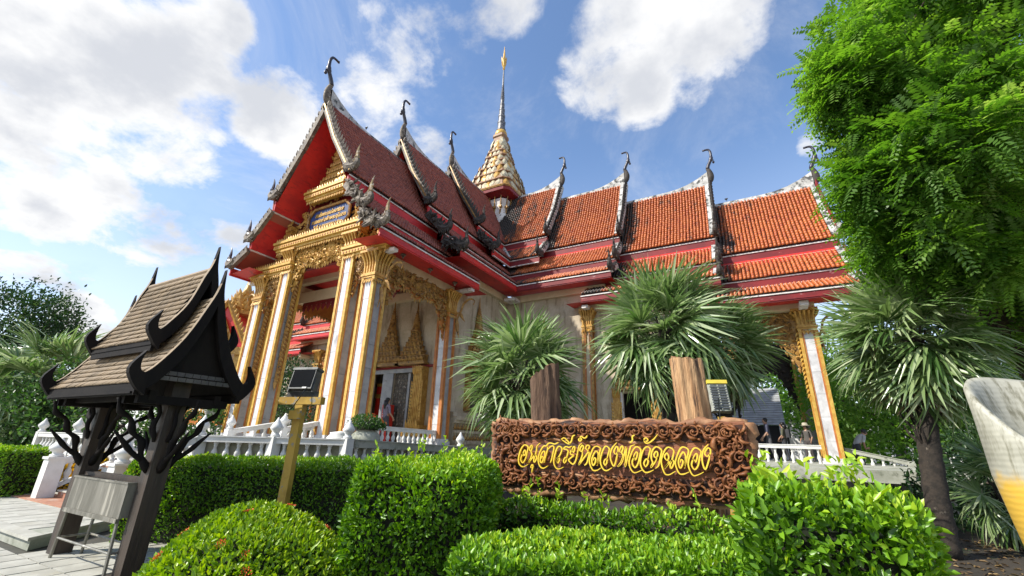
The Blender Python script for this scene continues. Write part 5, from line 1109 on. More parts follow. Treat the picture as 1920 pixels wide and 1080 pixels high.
def leaf_cloud(P, N, size, mat, parent, name='foliage', up=.45, rnd=.75, var=None, wr=.5, kind='stuff'):
    n = len(P); N = unit(N); D = N*.55+np.array([0,0,up])+RNG.normal(0, rnd*.6, (n,3)); NN = N*.7+np.array([0,0,.5])+RNG.normal(0, .55, (n,3))
    L = size*RNG.uniform(.65,1.25,n); V, F = leaf_geo(P, D, NN, L, L*wr)
    v = np.clip(RNG.normal(.42,.2,n) if var is None else var, 0, 1)
    return npobj(name, V, F, mat, parent, attr=np.repeat(v, 6), kind=kind)
def bumps(Q, a, s, seed=0):
    r = np.random.default_rng(seed); o = np.zeros(len(Q))
    for k in range(6): d = r.normal(0,1,3)*s; o += np.sin(Q@d+r.uniform(0,6))*a/3
    return o
def hedge(label, la0, la1, f0, f1, H, n, leaf, mat=HEDGEL, rot=None, rnd=.10, zb=0., bump=.06, yellow=.0, topvar=.24, shoots=0, name='hedge', z0=.0):
    c = LF((la0+la1)/2, (f0+f1)/2); root = empty(name, tuple(c), label=label, cat='hedge')
    lx, fy = (la1-la0)/2, (f1-f0)/2; A = np.array(LF(1,0)); B = np.array(LF(0,1))
    if rot is not None: A = np.array([math.cos(rot), math.sin(rot), 0]); B = np.array([-math.sin(rot), math.cos(rot), 0])
    ar = np.array([2*lx*H, 2*lx*2*fy, 2*fy*H, 2*fy*H, 2*lx*H*.35]); face = RNG.choice(5, n, p=ar/ar.sum())
    a = RNG.uniform(-1,1,n); b = RNG.uniform(-1,1,n); h = RNG.uniform(0,1,n)**.85
    a = np.where(face == 2, -1, np.where(face == 3, 1, a)); b = np.where(face == 0, -1, np.where(face == 4, 1, b)); h = np.where(face == 1, 1, h)
    X = np.stack([a*lx, b*fy, h*H], 1)
    inner = np.stack([np.clip(X[:,0], -lx+rnd, lx-rnd), np.clip(X[:,1], -fy+rnd, fy-rnd), np.clip(X[:,2], -1, H-rnd)], 1)
    N = unit(X-inner+1e-6); X = inner+N*rnd
    X = X+N*(bumps(X, bump, 5, n)+bumps(X, .02, 16, n+1)-np.abs(RNG.normal(0,.035,n)))[:,None]
    Wp = lambda Q: c_[None]+Q[:,:1]*A+Q[:,1:2]*B+np.array([0,0,1])*(Q[:,2:3]+z0)
    c_ = np.array(c); P = Wp(X); NW = N[:,:1]*A+N[:,1:2]*B+N[:,2:3]*np.array([0,0,1])
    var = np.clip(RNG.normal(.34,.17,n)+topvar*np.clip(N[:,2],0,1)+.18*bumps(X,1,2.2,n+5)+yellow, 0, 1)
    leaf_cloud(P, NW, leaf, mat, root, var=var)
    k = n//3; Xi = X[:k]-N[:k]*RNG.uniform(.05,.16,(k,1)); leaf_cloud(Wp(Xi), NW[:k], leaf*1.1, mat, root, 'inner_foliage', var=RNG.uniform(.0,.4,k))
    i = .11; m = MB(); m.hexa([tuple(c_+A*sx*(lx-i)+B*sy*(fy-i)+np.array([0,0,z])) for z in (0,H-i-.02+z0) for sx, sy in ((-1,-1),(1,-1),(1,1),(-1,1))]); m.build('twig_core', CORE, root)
    for s in range(shoots):
        la, f = RNG.uniform(-.9,.9)*lx, RNG.uniform(-.8,.8)*fy; q = c_+A*la+B*f+np.array([0,0,H-.03]); d = unit(np.array([[*RNG.normal(0,.35,2),1.]]))[0]; Ls = RNG.uniform(.12,.3); kk = 11
        tt = np.linspace(.1,1,kk)[:,None]; Ps = q+d*Ls*tt; g = np.arange(kk)*2.4; Ns = np.stack([np.cos(g), np.sin(g), np.full(kk,.5)],1)
        leaf_cloud(Ps, Ns, leaf*1.05, mat, root, 'shoot', var=RNG.uniform(.6,1,kk), kind='stuff')
    return root
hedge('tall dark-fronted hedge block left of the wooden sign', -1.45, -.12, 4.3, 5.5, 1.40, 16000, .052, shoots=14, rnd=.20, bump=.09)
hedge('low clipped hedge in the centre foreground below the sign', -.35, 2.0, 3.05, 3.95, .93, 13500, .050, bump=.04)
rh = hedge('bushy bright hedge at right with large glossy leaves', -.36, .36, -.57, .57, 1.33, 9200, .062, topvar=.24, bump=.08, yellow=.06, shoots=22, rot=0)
hh_ = hedge('thin dark hedge row directly under the wooden sign', -1.48, 1.48, -.17, .17, .95, 5400, .058, rot=0, rnd=.10, shoots=14); hh_.location = hh_.location
def move_root(o, d):
    o.location = Vector(o.location)+Vector(d)
move_root(rh, Vector((.25,3.53,0)))
move_root(hh_, Vector((-1.62,5.0,0))-LF(0,0))
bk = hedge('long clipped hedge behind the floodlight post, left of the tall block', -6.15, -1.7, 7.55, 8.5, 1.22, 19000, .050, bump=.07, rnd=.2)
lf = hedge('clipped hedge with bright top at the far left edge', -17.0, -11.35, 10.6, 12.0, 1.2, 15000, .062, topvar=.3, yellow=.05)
def bush(label, c, rx, ry, rz, n, leaf, mat, name='bush', var0=.42, zc=0., flowers=0, cat='bush'):
    root = empty(name, tuple(c), label=label, cat=cat); d = unit(RNG.normal(0,1,(n,3))); d[:,2] = np.abs(d[:,2])*1.0-.15*(RNG.random(n) < .4); d = unit(d)
    X = d*np.array([rx,ry,rz]); X += d*(bumps(X,.07,4,n)-np.abs(RNG.normal(0,.04,n)))[:,None]; N = unit(d/np.array([rx,ry,rz])); P = X+np.array(c)+np.array([0,0,zc])
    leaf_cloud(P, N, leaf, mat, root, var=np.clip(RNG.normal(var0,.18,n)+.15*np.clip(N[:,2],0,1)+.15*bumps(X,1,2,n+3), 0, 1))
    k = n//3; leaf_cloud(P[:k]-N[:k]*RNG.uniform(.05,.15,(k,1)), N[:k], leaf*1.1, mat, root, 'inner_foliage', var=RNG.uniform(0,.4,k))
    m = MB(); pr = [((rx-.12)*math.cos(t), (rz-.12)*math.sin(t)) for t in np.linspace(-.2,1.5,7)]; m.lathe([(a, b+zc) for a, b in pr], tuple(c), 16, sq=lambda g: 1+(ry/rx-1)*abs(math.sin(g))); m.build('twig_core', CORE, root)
    if flowers:
        fmb = MB()
        for i in range(16): g = i*2.4; fmb.flame((.012*math.cos(g)*i**.5,.012*math.sin(g)*i**.5,0), (math.cos(g)*.5,math.sin(g)*.5,1), (-math.sin(g),math.cos(g),0), .022, .016, .004)
        fo = fmb.build('flower_head', FLOWER); fme = fo.data; bpy.data.objects.remove(fo)
        idx = RNG.choice(np.where(N[:,2] > -.05)[0], flowers)
        for i in idx: p = P[i]+N[i]*.05; q = Vector(N[i]).to_track_quat('Z','Y').to_euler(); link('flower_head', fme, root, tuple(Vector(p)-Vector(c)), q, (.85,)*3)
    return root
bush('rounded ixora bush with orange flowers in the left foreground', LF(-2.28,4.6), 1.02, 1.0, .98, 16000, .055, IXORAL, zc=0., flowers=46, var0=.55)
bush('yellow-leaved croton behind the left stair balustrade', Vector((-15.6,5.3,.3)), .9, .5, .75, 700, .17, CROTL, var0=.7)
bush('yellow croton between the black shrine post and the long hedge', LF(-7.0,9.3,.2), .5, .4, .95, 420, .15, CROTL, var0=.6)
bush('loose shrub growing out of the grey jar', Vector((-8.75,8.3,1.85)), .42, .42, .30, 900, .06, BUSHL, name='shrub', var0=.5, flowers=7)
bush('dry golden plant beside the yellow flank of the petal bowl', LF(4.2,3.6,0), .35, .3, .35, 300, .12, CROTL, var0=.45)

# ---- fan palms
def frond_mesh(seed, L=.80, pet=.60, nseg=28, droop=.35, spread=2.15, hinge=.5):
    r = np.random.default_rng(seed); V = []; F = []; var = []
    def quad(a, b, c, d, v): i = len(V); V.extend([a,b,c,d]); F.append((i,i+1,i+2,i+3)); var.extend([v]*4)
    pp = [np.array([pet*t, 0, -.10*t*t]) for t in (0,.33,.66,1)]
    for a, b in zip(pp[:-1], pp[1:]):
        for s in ((0,.011,0),(0,0,.011)): s = np.array(s); quad(a-s,a+s,b+s,b-s,.75)
    hub = pp[-1]; ch, sh = math.cos(hinge), math.sin(hinge); rot = lambda q: np.array([q[0]*ch+q[2]*sh, q[1], q[2]*ch-q[0]*sh])
    for k in range(nseg):
        g = -spread+2*spread*(k+.5)/nseg; l = L*(.88+.12*math.cos(g))*r.uniform(.88,1.08)*(1-.22*max(0,abs(g)-1.4))
        d = np.array([math.cos(g), math.sin(g), .22*abs(math.sin(g))-.02+r.normal(0,.05)]); d /= np.linalg.norm(d); s = np.array([-math.sin(g), math.cos(g), 0]); wmax = l*spread/nseg*.50
        dr = droop*r.uniform(.3,1.8); pts = []; v = np.clip(r.normal(.5,.28),0,1); kink = r.random() < .45
        for t, w in zip((0,.28,.52,.76,1.0), (.10,1.0,.95,.6,.05)):
            q = rot(d*l*t)+np.array([0,0,-dr*l*max(0,t-(.5 if kink else .35))**1.4*(2.4 if kink else 1.3)]); pts.append((hub+q, wmax*w))
        s = rot(s); upv = rot(np.array([0,0,.34]))
        for (a, wa), (b, wb) in zip(pts[:-1], pts[1:]): quad(a, b, b+s*wb+upv*wb, a+s*wa+upv*wa, v); quad(a-s*wa+upv*wa, b-s*wb+upv*wb, b, a, v)
    return np_mesh('frond', np.array(V), np.array(F), PALML, attr=np.array(var))
FR = [frond_mesh(i, droop=.08+.14*(i % 4), hinge=(.0,.2,.4,.1,.3,.55,.1,.25)[i]) for i in range(8)]
def fan_palm(label, base, h, R, n, seed, lean=(0,0), tr=.13, skirt=True, name='fan_palm', sun=0):
    rg = random.Random(seed); root = empty(name, tuple(base), label=label, cat='palm tree'); b = Vector(base); top = b+Vector((lean[0],lean[1],h))
    m = MB(); pts = [b.lerp(top, t)+Vector((.04*math.sin(5*t+seed),.03*math.cos(4*t),0)) for t in [i/24 for i in range(25)]]
    m.tube(pts, [tr*(1.25-.35*i/24)*(1+.10*(i % 2)) for i in range(25)], 12)
    tk = m.build('trunk', FIBRE, root, smooth=True)
    st = MB()
    for k in range(46):
        z = rg.uniform(.45,1.0); g = rg.uniform(0,6.28); p = b.lerp(top, z); q = p+Vector((tr*math.cos(g),tr*math.sin(g),0)); st.tube([q, q+Vector((.10*math.cos(g),.10*math.sin(g),.13)), q+Vector((.16*math.cos(g),.16*math.sin(g),.30))], [.03,.022,.012], 4)
    st.build('leaf_base', FIBRE, tk, kind='stuff')
    s = R/1.5
    for i in range(n):
        f = i/(n-1); el = math.radians(86-150*f**.9)+rg.uniform(-.12,.12); az = i*2.399+rg.uniform(-.3,.3)
        o = link('frond', FR[rg.randrange(8)], root, (lean[0],lean[1],h-.12+.1*(1-f)), (rg.gauss(0,.45), -el, az), (s*rg.uniform(.88,1.1),)*3)
    if skirt:
        for i in range(8):
            az = i*.9+rg.uniform(-.3,.3); link('dead_frond', FRD, root, (lean[0],lean[1],h-.25), (rg.uniform(-.4,.4), math.radians(72), az), (s*.8,)*3)
    return root
FRD = FR[3].copy(); FRD.materials.clear(); FRD.materials.append(material('dry_frond', (.30,.22,.11), (.20,.14,.07), 8))
fan_palm('fan palm left of the slanted log, before the temple wall', LF(.25,7.9), 2.75, 1.40, 60, 1)
fan_palm('large fan palm behind the pale log of the sign', LF(3.05,8.4), 3.85, 1.62, 66, 2)
fan_palm('fan palm with dark trunk standing close behind the large one', LF(4.75,9.6), 3.8, 1.5, 48, 3, lean=(-.15,0))
fan_palm('tall fan palm with thick dark trunk beside the right porch column', LF(7.42,8.2), 3.75, 1.75, 64, 4, lean=(.26,.17), tr=.145)
fan_palm('small fan palm low behind the concrete petal', LF(9.6,9.0), 1.1, 1.2, 22, 5, skirt=False)
fan_palm('bright fan palm at left between bushes and black shrine roof', LF(-19.5,18.5), 3.6, 3.0, 30, 6, skirt=False)

# ---- trees
def spray_geo(P, D, L, pairs=7, wl=.30):
    RNG = np.random.default_rng(7)
    """pinnate leaves: one rachis with leaflets in pairs"""
    n = len(P); D = unit(D); S = unit(np.cross(D, np.array([0,0,1.])+RNG.normal(0,.25,(n,3)))); N = np.cross(S, D)
    Vs = []; k = 0
    for i in range(pairs):
        t = (i+.8)/pairs; c = P+D*(L*t)[:,None]-np.array([0,0,1])*(L*.28*t*t)[:,None]; ll = (L*wl*(1.15-.5*t))[:,None]
        for sg in (-1, 1):
            d = unit(S*sg+D*.55-np.array([0,0,.35])+RNG.normal(0,.12,(n,3))); w = unit(np.cross(d, N)); 
            Vs += [c, c+d*ll*.5+w*ll*.22, c+d*ll, c+d*ll*.5-w*ll*.22]; k += 1
    V = np.stack(Vs, 1).reshape(-1, 3); F = np.arange(n*k*4).reshape(-1, 4); return V, F, k*4
def spray_tree(label, base, lumps, n, L, mat, trunk=None, seed=0, cat='tree', name='tree'):
    RNG = np.random.default_rng(40+seed); root = empty(name, tuple(base), label=label, cat=cat); C0 = np.array([l[:3] for l in lumps]); R0 = np.array([l[3] for l in lumps]); ns = 26
    sd = unit(RNG.normal(0,1,(len(C0)*ns,3))); C = np.repeat(C0,ns,0)+sd*(np.repeat(R0,ns)*RNG.uniform(.35,1.02,len(sd)))[:,None]; R = RNG.uniform(.22,.46,len(C))
    idx = RNG.choice(len(R), n, p=R**2/(R**2).sum()); d = unit(RNG.normal(0,1,(n,3))*np.array([1,1,.75])+sd[idx]*.5); P = C[idx]+d*(R[idx]*RNG.uniform(.3,1.15,n))[:,None]
    D = d*.8+RNG.normal(0,.45,(n,3))+np.array([0,0,.0]); Ls = L*RNG.uniform(.6,1.2,n); V, F, k = spray_geo(P, D, Ls)
    var = np.clip(RNG.normal(.42,.15,n)+RNG.normal(0,.2,len(R))[idx]+.1*bumps(P,1,1.2,seed+9), 0, 1)
    npobj('crown', V, F, mat, root, attr=np.repeat(var,k), kind='stuff')
    m = MB(); b = Vector(base); t0 = Vector(trunk or base)
    m.tube([b, b.lerp(t0,.5)+Vector((.1,.1,0)), t0], [.32,.26,.22], 10)
    for (x,y,z,r) in lumps:
        e = Vector((x,y,z)); mid = t0.lerp(e,.55)+Vector((0,0,.25)); m.tube(spline([t0, mid, e], 4), [.14,.12,.11,.09,.08,.06,.05,.035,.02], 6)
        for q in range(5): w = e+Vector(RNG.normal(0,1,3)).normalized()*r*.8; m.tube([mid.lerp(e,.6), e.lerp(w,.5), w], [.04,.025,.01], 5)
    m.build('trunk', BARK, root, smooth=True)
    return root
BT = [(3.02, 8.61, 8.47, 1.15), (4.18, 9.23, 9.15, 1.6), (5.12, 9.81, 8.45, 1.7), (2.96, 8.77, 6.82, 1.05), (3.7, 8.93, 6.88, 1.5), (4.79, 9.93, 6.52, 1.6), (2.87, 9.36, 5.87, 0.85), (3.31, 9.79, 5.43, 1.1), (4.47, 10.79, 5.75, 1.3), (2.4, 8.43, 8.09, 0.55), (2.96, 10.53, 5.51, 0.6), (5.25, 11.87, 5.38, 1.2), (5.79, 10.48, 7.73, 2.0), (5.92, 11.91, 6.19, 1.8), (5.04, 9.55, 10.43, 1.6), (3.75, 8.89, 10.0, 1.2), (5.5, 13.49, 4.45, 1.1), (2.55, 9.1, 6.37, 0.45)]
spray_tree('large feathery bright green tree filling the upper right corner', LF(11.5,9.5), BT, 20000, .42, TREEL, LF(11.3,9.3,3.6), 1)
def leafy_tree(label, base, lumps, n, leaf, mat, trunkz=2., name='tree', cat='tree', up=.3):
    root = empty(name, tuple(base), label=label, cat=cat); C = np.array([l[:3] for l in lumps]); R = np.array([l[3] for l in lumps]); idx = RNG.choice(len(R), n, p=R**2/(R**2).sum())
    d = unit(RNG.normal(0,1,(n,3))); sd = int(n+abs(base[0])*7); rad = R[idx]*np.clip(RNG.normal(.9,.14,n),.4,1.15); P = C[idx]+d*rad[:,None]*(1+.25*bumps(d*3+C[idx],1,1.4,sd))[:,None]
    keep = P[:,2] > .05; P = P[keep]; d = d[keep]
    leaf_cloud(P, d, leaf, mat, root, 'crown', up=up, rnd=1., var=np.clip(RNG.normal(.4,.2,len(P))+.2*bumps(P,1,.9,sd+1),0,1))
    m = MB(); b = Vector(base); t0 = b+Vector((0,0,trunkz)); m.tube([b, t0], [.22,.17], 8)
    for (x,y,z,r) in lumps: e = Vector((x,y,z)); m.tube(spline([t0, t0.lerp(e,.5)+Vector((0,0,.2)), e], 3), [.11,.10,.09,.07,.05,.04,.03], 5)
    m.build('trunk', BARK, root, smooth=True)
    return root
def LL(*q): return [(*LF(a,f,z), r) for a, f, z, r in q]
leafy_tree('big dark tree at the far left edge', LF(-33,29), LL((-34.2,29,8.0,3.4),(-31.6,28.5,5.8,2.8),(-37.5,29,5.0,3.6),(-31.4,29,8.6,1.7),(-32.4,28,3.2,2.6),(-38,28,9.2,2.4)), 26000, .24, DARKL, 4)
leafy_tree('dense dark shrubbery tree below the big left tree', LF(-21.5,20), LL((-22.5,20,2.2,2.2),(-20,20,2.0,1.8),(-25,20.5,2.6,2.4),(-18.6,19.5,2.2,1.6)), 9000, .20, DARKL, 1)
leafy_tree('lighter green bushy tree behind the white balustrade at left', LF(-16.5,17.5), LL((-16.5,17.5,2.4,1.7),(-14.6,17.5,2.2,1.5),(-18.2,17.8,2.0,1.5),(-12.6,18,2.6,1.6)), 9000, .17, BUSHL, 1)
leafy_tree('leafy green tree right of the tall palm trunk', LF(17.5,18.5), LL((15.8,18.5,2.6,1.7),(17.8,18.5,3.4,1.8),(14.6,19.5,3.8,1.8),(19.2,18,2.2,1.6)), 10000, .20, TREEL, 1.5)
leafy_tree('dark tree standing behind the tall fan palm', LF(21,19), LL((20,19,6,3.0),(23,19,4.5,3.2),(22,18.5,8.5,3.0),(25.5,19,7.0,3.2),(20.5,17.5,2.6,2.0)), 14000, .30, DARKL, 3)
leafy_tree('dark shaded bush low behind the petal bowl', LF(12.5,11.2), LL((11.2,11,1.0,1.1),(12.8,11.2,1.5,1.4),(9.9,10.8,.6,.8),(15,12.2,2.4,1.9),(17,12.5,3,2)), 9000, .16, DARKL, .6, name='bush', cat='bush')
leafy_tree('green tree seen through the right porch opening', Vector((4.5,36,0)), [(3.2,36,5.2,2.2),(6,36,4.6,2.6),(4.6,35.5,7.4,2.2),(8.6,37,5.5,2.8),(5.2,35,2.6,1.5),(3.4,34.6,2.6,1.2)], 11000, .28, TREEL, 2.5)
leafy_tree('dark tree seen through the porch between the marble columns', Vector((-25.5,17.2,0)), [(-25.5,17.2,3.6,1.7),(-27,17.6,4.6,1.6),(-24.2,17,2.4,1.2),(-28.5,18,3.2,2),(-25,17.2,5.0,1.2)], 6000, .2, DARKL, 1.5)
leafy_tree('broad tree far behind the right porch', Vector((-3,44,0)), [(-4,44,5,3.4),(0,45,6.5,3.6),(-8,45,5,3.6),(3,47,8,4)], 9000, .4, DARKL, 3)

nl = 2600; la, ff = RNG.uniform(2.2,9.5,nl), RNG.uniform(3.2,11,nl); PP = np.stack([.872*la-.489*ff, .489*la+.872*ff, np.full(nl,.004)],1); gg = RNG.uniform(0,6.28,nl)
V_, F_ = leaf_geo(PP, np.stack([np.cos(gg),np.sin(gg),RNG.uniform(.02,.25,nl)],1), np.tile([0,0,1.],(nl,1))+RNG.normal(0,.3,(nl,3)), RNG.uniform(.05,.13,nl), RNG.uniform(.03,.06,nl))
lt = npobj('leaf_litter', V_, F_, leaf_material('dry_leaf', (.05,.03,.015), (.16,.10,.04), (.30,.20,.08), .7, .05), attr=np.repeat(RNG.uniform(0,1,nl),6)); tag(lt, 'dry fallen leaves on the soil under the palm', 'leaf litter', kind='stuff')
# ------------------------------------------------------------------ buildings behind
WHT = material('whitewash', (.72,.71,.68), (.60,.59,.56), 1.5, 5, .8)
SLATE = material('grey_roof', (.36,.37,.37), (.27,.28,.28), 2, 5, .7)
pvl = empty('pavilion', (-1.5,34,0), label='white pavilion with ribbed grey roof beyond the right porch', cat='pavilion')
for k in range(16): z = 3.1+.155*k; MB().hexa([(-6,32.6+.14*k,z), (1.3,32.6+.14*k,z), (1.3,32.78+.14*k,z+.12), (-6,32.78+.14*k,z+.12), (-6,32.6+.14*k,z+.05), (1.3,32.6+.14*k,z+.05), (1.3,32.78+.14*k,z+.17), (-6,32.78+.14*k,z+.17)]).build('roof_course', SLATE, pvl)
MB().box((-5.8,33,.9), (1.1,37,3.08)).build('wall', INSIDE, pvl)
for x in (-5.6,-2.3,1.1): MB().box((x-.15,32.7,.9), (x+.15,33.0,3.09)).build('post', WHT, pvl)
hs = empty('white_building', (5,52,0), label='white building with balustrades glimpsed between trees beyond the porch', cat='building')
MB().box((-2,50,.0), (14,56,4.4)).build('wall', WHT, hs); MB().box((-2.3,49.6,4.401), (14.3,56.3,4.75)).build('parapet', WHT, hs)
for k in range(7): MB().box((-.9+2.1*k,49.96,1.2), (-.0+2.1*k,50.05,3.2)).build('window', INSIDE, hs)
gt = empty('gate_shrine', (-38.6,20.5,0), label='small red and gold gabled shrine with spire behind the black shrine', cat='shrine')
gx, gy = -38.4, 20.4; rz_ = lambda x, y, z: (gx+.872*x-.489*y, gy+.489*x+.872*y, z)
for sx in (-1,1):
    for sy in (-1,1): MB().hexa([rz_(sx*1.5+a, sy*1.5+b, z) for z in (0,7.9) for a, b in ((-.22,-.22),(.22,-.22),(.22,.22),(-.22,.22))]).build('column', GOLD, gt)
MB().hexa([rz_(a*2.0,b*2.0,z) for z in (7.7,8.3) for a, b in ((-1,-1),(1,-1),(1,1),(-1,1))]).build('cornice', GOLD, gt)
MB().prism([rz_(-2.2,-2.0,8.3), rz_(2.2,-2.0,8.3), rz_(0,-2.0,11.9)], tuple(Vector(rz_(0,2.0,0))-Vector(rz_(0,-2.0,0)))).build('roof', REDLAC, gt)
for s in (-1,1): m = MB(); m.tube([rz_(s*2.4,-2.1,8.1), rz_(0,-2.1,12.1)], .22, 4); [m.flame(rz_(s*(2.3-.23*k),-2.1,8.35+.37*k), (s*.5,0,1), (1,.5,0), .6, .35, .08) for k in range(10)]; m.build('gable_board', GOLD, gt)
m = MB(); m.prism([rz_(-1.3,-2.05,8.4), rz_(1.3,-2.05,8.4), rz_(0,-2.05,10.8)], tuple(Vector(rz_(0,-.1,0))-Vector(rz_(0,0,0)))); carve(m, lambda rg: (lambda a, t: rz_(a*1.1*(1-t), -2.2, 8.4+2.2*t))(rg.uniform(-1,1), rg.random()), 60, tuple(Vector(rz_(0,-1,0))-Vector(rz_(0,0,0))), .45, 4); m.build('pediment', GOLD, gt)
m = MB(); m.lathe([(1.5,11.3),(1.55,11.6),(1.2,11.8),(1.3,12.0),(.95,12.3),(1.0,12.5),(.65,12.9),(.7,13.05),(.4,13.5),(.2,14.2),(.03,15.6)], (gx,gy,0), 16)
for z, r, n in ((11.6,1.5,18),(12.0,1.25,16),(12.5,.95,14),(13.05,.66,10)):
    for k in range(n): g = 2*math.pi*k/n; m.flame((gx+r*math.cos(g),gy+r*math.sin(g),z), (math.cos(g)*.3,math.sin(g)*.3,1), (-math.sin(g),math.cos(g),0), .7, .5, .1)
m.build('spire', GOLD, gt)
pl_ = empty('planter', (-23,11,0), label='terracotta orange planter wall behind the black shrine posts', cat='planter')
MB().box((-25.5,11.2,.9), (-20.6,12.0,2.0)).build('plinth', WHT, pl_); MB().box((-25.5,11.3,2.001), (-20.8,11.9,2.55)).build('planter_wall', ORANGE, pl_)
m = MB()
for k in range(16): m.flame((-25.3+.3*k,11.25,2.5), (0,0,1), (1,0,0), .35, .28, .06)
m.build('planter_crest', GOLD, pl_, kind='stuff')
ur = empty('urn', (-21.2,11.0,1.9), label='white urn with a small plant beside the orange planter', cat='urn'); MB().lathe([(.16,0),(.10,.12),(.12,.3),(.26,.5),(.32,.75),(.30,.78),(.0,.72)], (-21.2,11.0,2.0), 14).build('urn_body', WHT, ur, smooth=True)
bush('clipped green ball shrub behind the black shrine', Vector((-19.6,8.6,1.3)), .48, .48, .55, 900, .07, BUSHL, name='shrub', var0=.55)

# ------------------------------------------------------------------ people
SKIN = material('skin', (.34,.19,.12), None, rough=.5); HAIR = material('black_hair', (.012,.010,.010), None, rough=.4)
def cloth(n, c): return material(n, c, tuple(x*.8 for x in c), 6, 4, .8)
def person(label, loc, face, shirt, trousers, h=1.68, lean=0., arm=(.15,.15), hairlen=.0, hat=None, bag=None, stride=.1):
    """upright figure facing local +Y; lean bends the trunk forward"""
    s = h/1.70; V = []; E = []; Rr = []; Mt = []
    def v(p, r, m, par=None):
        V.append(p); Rr.append(r); Mt.append(m)
        if par is not None: E.append((par, len(V)-1))
        return len(V)-1
    bend = lambda p: (p[0], p[1]*math.cos(lean)+(p[2]-.95)*math.sin(lean) if p[2] > .95 else p[1], .95+(p[2]-.95)*math.cos(lean)-p[1]*math.sin(lean) if p[2] > .95 else p[2])
    B = lambda x, y, z: bend((x,y,z))
    pel = v((0,0,.95), (.145,.11), 1); ab = v(B(0,.01,1.10), (.135,.10), 0, pel); ch = v(B(0,.0,1.28), (.16,.11), 0, ab); up = v(B(0,-.01,1.40), (.10,.075), 0, ch); nk = v(B(0,.0,1.48), (.052,.055), 2, up)
    hd = v(B(0,.02,1.56), (.075,.085), 2, nk); ht = v(B(0,.02,1.64), (.078,.092), 2, hd); v(B(0,.02,1.69), (.05,.06), 2, ht); v(B(0,.115,1.575), (.012,.015), 2, hd)
    for sg in (-1,1):
        hip = v((sg*.09,0,.88), (.092,.095), 1, pel); kn = v((sg*.10,.03+sg*stride*.5,.50), (.062,.065), 1, hip); an = v((sg*.10,sg*stride,.10), (.042,.045), 1, kn); v((sg*.105,.05+sg*stride,.045), (.04,.04), 1, an); v((sg*.11,.15+sg*stride,.035), (.035,.03), 1, len(V)-1)
        sh = v(B(sg*.175,-.005,1.385), (.058,.055), 0, up); el = v(B(sg*.235,-.03+arm[0]*.3,1.12), (.043,.043), 0 if not arm[1] < 0 else 2, sh); wr = v(B(sg*.24,.04+arm[0]*.8,.90+arm[1]*.5), (.028,.030), 2, el); pm = v(B(sg*.24,.06+arm[0]*.95,.82+arm[1]*.6), (.028,.018), 2, wr)
        for f in range(4): k = v(B(sg*.24+(f-1.5)*.012*0,.045+arm[0]+(f-1.5)*.017,.765+arm[1]*.7-.006*abs(f-1.4)), (.008,.008), 2, pm); v(B(sg*.235,.05+arm[0]+(f-1.5)*.017,.72+arm[1]*.75), (.007,.007), 2, k)
        k = v(B(sg*.225,.095+arm[0],.80+arm[1]*.6), (.009,.009), 2, pm); v(B(sg*.222,.105+arm[0],.765+arm[1]*.6), (.008,.008), 2, k)
    me = bpy.data.meshes.new('body'); me.from_pydata([tuple(c*s for c in p) for p in V], E, []); o = bpy.data.objects.new('tmp', me); COL.objects.link(o)
    o.modifiers.new('s', 'SKIN'); 
    for i, d in enumerate(me.skin_vertices[0].data): d.radius = (Rr[i][0]*s, Rr[i][1]*s); d.use_root = (i == 0)
    sb = o.modifiers.new('u', 'SUBSURF'); sb.levels = 2; sb.render_levels = 2
    m2 = bpy.data.meshes.new_from_object(o.evaluated_get(bpy.context.evaluated_depsgraph_get())); bpy.data.objects.remove(o)
    m2.materials.clear()
    for q in (shirt, trousers, SKIN): m2.materials.append(q)
    A = np.array(V)*s; seg = [(A[a], A[b], Mt[b]) for a, b in E]
    for p in m2.polygons:
        c = np.array(p.center); best = min(seg, key=lambda e: np.linalg.norm(c-(e[0]+(e[1]-e[0])*np.clip(np.dot(c-e[0], e[1]-e[0])/max(1e-9,np.dot(e[1]-e[0], e[1]-e[0])),0,1)))); p.material_index = best[2]; p.use_smooth = True
    root = empty('person', loc, face, label=label, cat='person'); link('body', m2, root)
    hm = MB(); hc = B(0,-.012,1.62); hm.lathe([(.0,-.10),(.06,-.085),(.092,-.02),(.098,.04),(.075,.085),(.0,.105)], tuple(c*s for c in hc), 12)
    if hairlen: a = B(0,-.06,1.60); b = B(0,-.09,1.60-hairlen); hm.tube([tuple(c*s for c in a), tuple((x+y)/2*s for x, y in zip(a,b)), tuple(c*s for c in b)], [.09,.095,.05], 8)
    h_ = hm.build('hair', HAIR, root, smooth=True, origin=(0,0,0))
    if hat: c = B(0,.01,1.66); hb = MB(); hb.lathe([(.20,-.01),(.19,.01),(.105,.02),(.10,.09),(.07,.115),(.0,.12)], tuple(q*s for q in c), 16); hb.build('hat', hat, root, smooth=True, origin=(0,0,0))
    if bag: c = B(0,-.19,1.22); bb = MB(); bb.cbox(tuple(q*s for q in c), (.13,.07,.17)); bb.build('backpack', bag, root, origin=(0,0,0))
    return root
person('woman in grey shirt with long dark hair, back turned, at the porch door', (-13.25,13.5,ZF), math.radians(-15), cloth('grey_shirt', (.20,.17,.22)), cloth('dark_skirt', (.05,.05,.06)), 1.76, hairlen=.32)
person('man in dark blue polo shirt walking on the right porch', (.20,22.6,1.2), math.radians(95), cloth('navy_shirt', (.055,.060,.10)), cloth('grey_shorts', (.10,.10,.11)), 1.72, arm=(.22,.05), stride=.14, lean=.08)
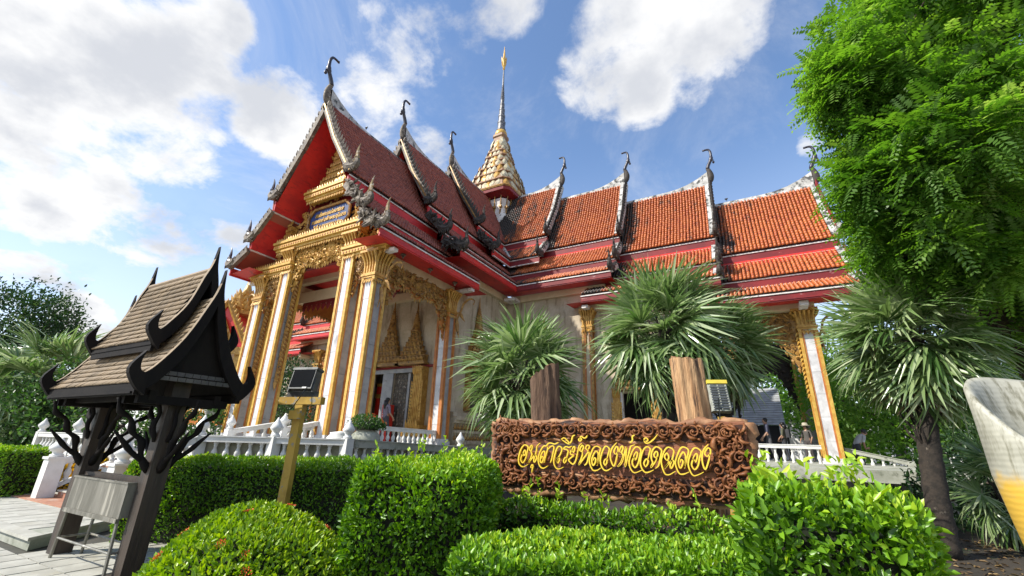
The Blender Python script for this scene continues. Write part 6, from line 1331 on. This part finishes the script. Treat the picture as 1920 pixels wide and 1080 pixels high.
person('woman with backpack following the man in the blue shirt', (.78,22.9,1.2), math.radians(75), cloth('olive_top', (.10,.10,.06)), cloth('black_trousers', (.03,.03,.035)), 1.55, hairlen=.2, bag=cloth('dark_pack', (.04,.04,.045)))
person('visitor in a pale sun hat half hidden by the yellow-edged column', (1.58,22.4,1.2), math.radians(150), cloth('brown_top', (.09,.08,.07)), cloth('brown_trousers', (.06,.05,.05)), 1.45, hat=cloth('straw_hat', (.42,.38,.28)))
person('person in white shirt bending forward right of the porch column', (3.0,21.4,.98), math.radians(-60), cloth('white_shirt', (.45,.46,.46)), cloth('dark_trousers', (.05,.05,.06)), 1.62, lean=.75, arm=(.25,.1))
bx = empty('offering_box', (-14.3,14.4,ZF), label='small red box with white print standing by the porch door', cat='box'); MB().box((-14.55,14.55,ZF), (-14.15,14.85,3.05)).build('cabinet', REDLAC, bx); 
for k in range(4): MB().box((-14.5,14.535,2.55+.1*k), (-14.2,14.549,2.59+.1*k)).build('print_line', WHT, bx)
# birds on the ridges
def bird(label, p, rz):
    m = MB(); m.tube([(0,-.16,.10),(0,-.06,.12),(0,.04,.15),(0,.10,.20),(0,.13,.22),(0,.17,.215)], [.01,.045,.055,.04,.03,.005], 7); m.tube([(.02,0,.12),(.02,.0,0)], .008, 4); m.tube([(-.02,0,.12),(-.02,0,0)], .008, 4)
    o = m.build('bird', HAIR, None, smooth=True, origin=p); o.rotation_euler = (0,0,rz); tag(o, label, 'bird')
bird('small dark bird perched on the front roof ridge', (XR,YR-12.0,15.75), 1.2); bird('small dark bird perched on the lowest right ridge', (XR+14.9,YR,14.30), .5)

# repeats share a group
GROUPS = {'hedge': 'clipped hedges in the temple garden', 'balustrade': 'white balustrades around the temple', 'palm tree': 'fan palms in the garden', 'tree': 'trees around the temple', 'person': 'visitors at the temple',
          'floodlight': 'floodlights on posts in the garden', 'jar': 'jars on the terrace', 'bird': 'birds on the roof ridges', 'bush': 'bushes in the garden', 'stairs': 'steps up to the temple terrace'}
for o in SC.objects:
    if o.parent is None and o.get('category') in GROUPS: o['group'] = GROUPS[o['category']]
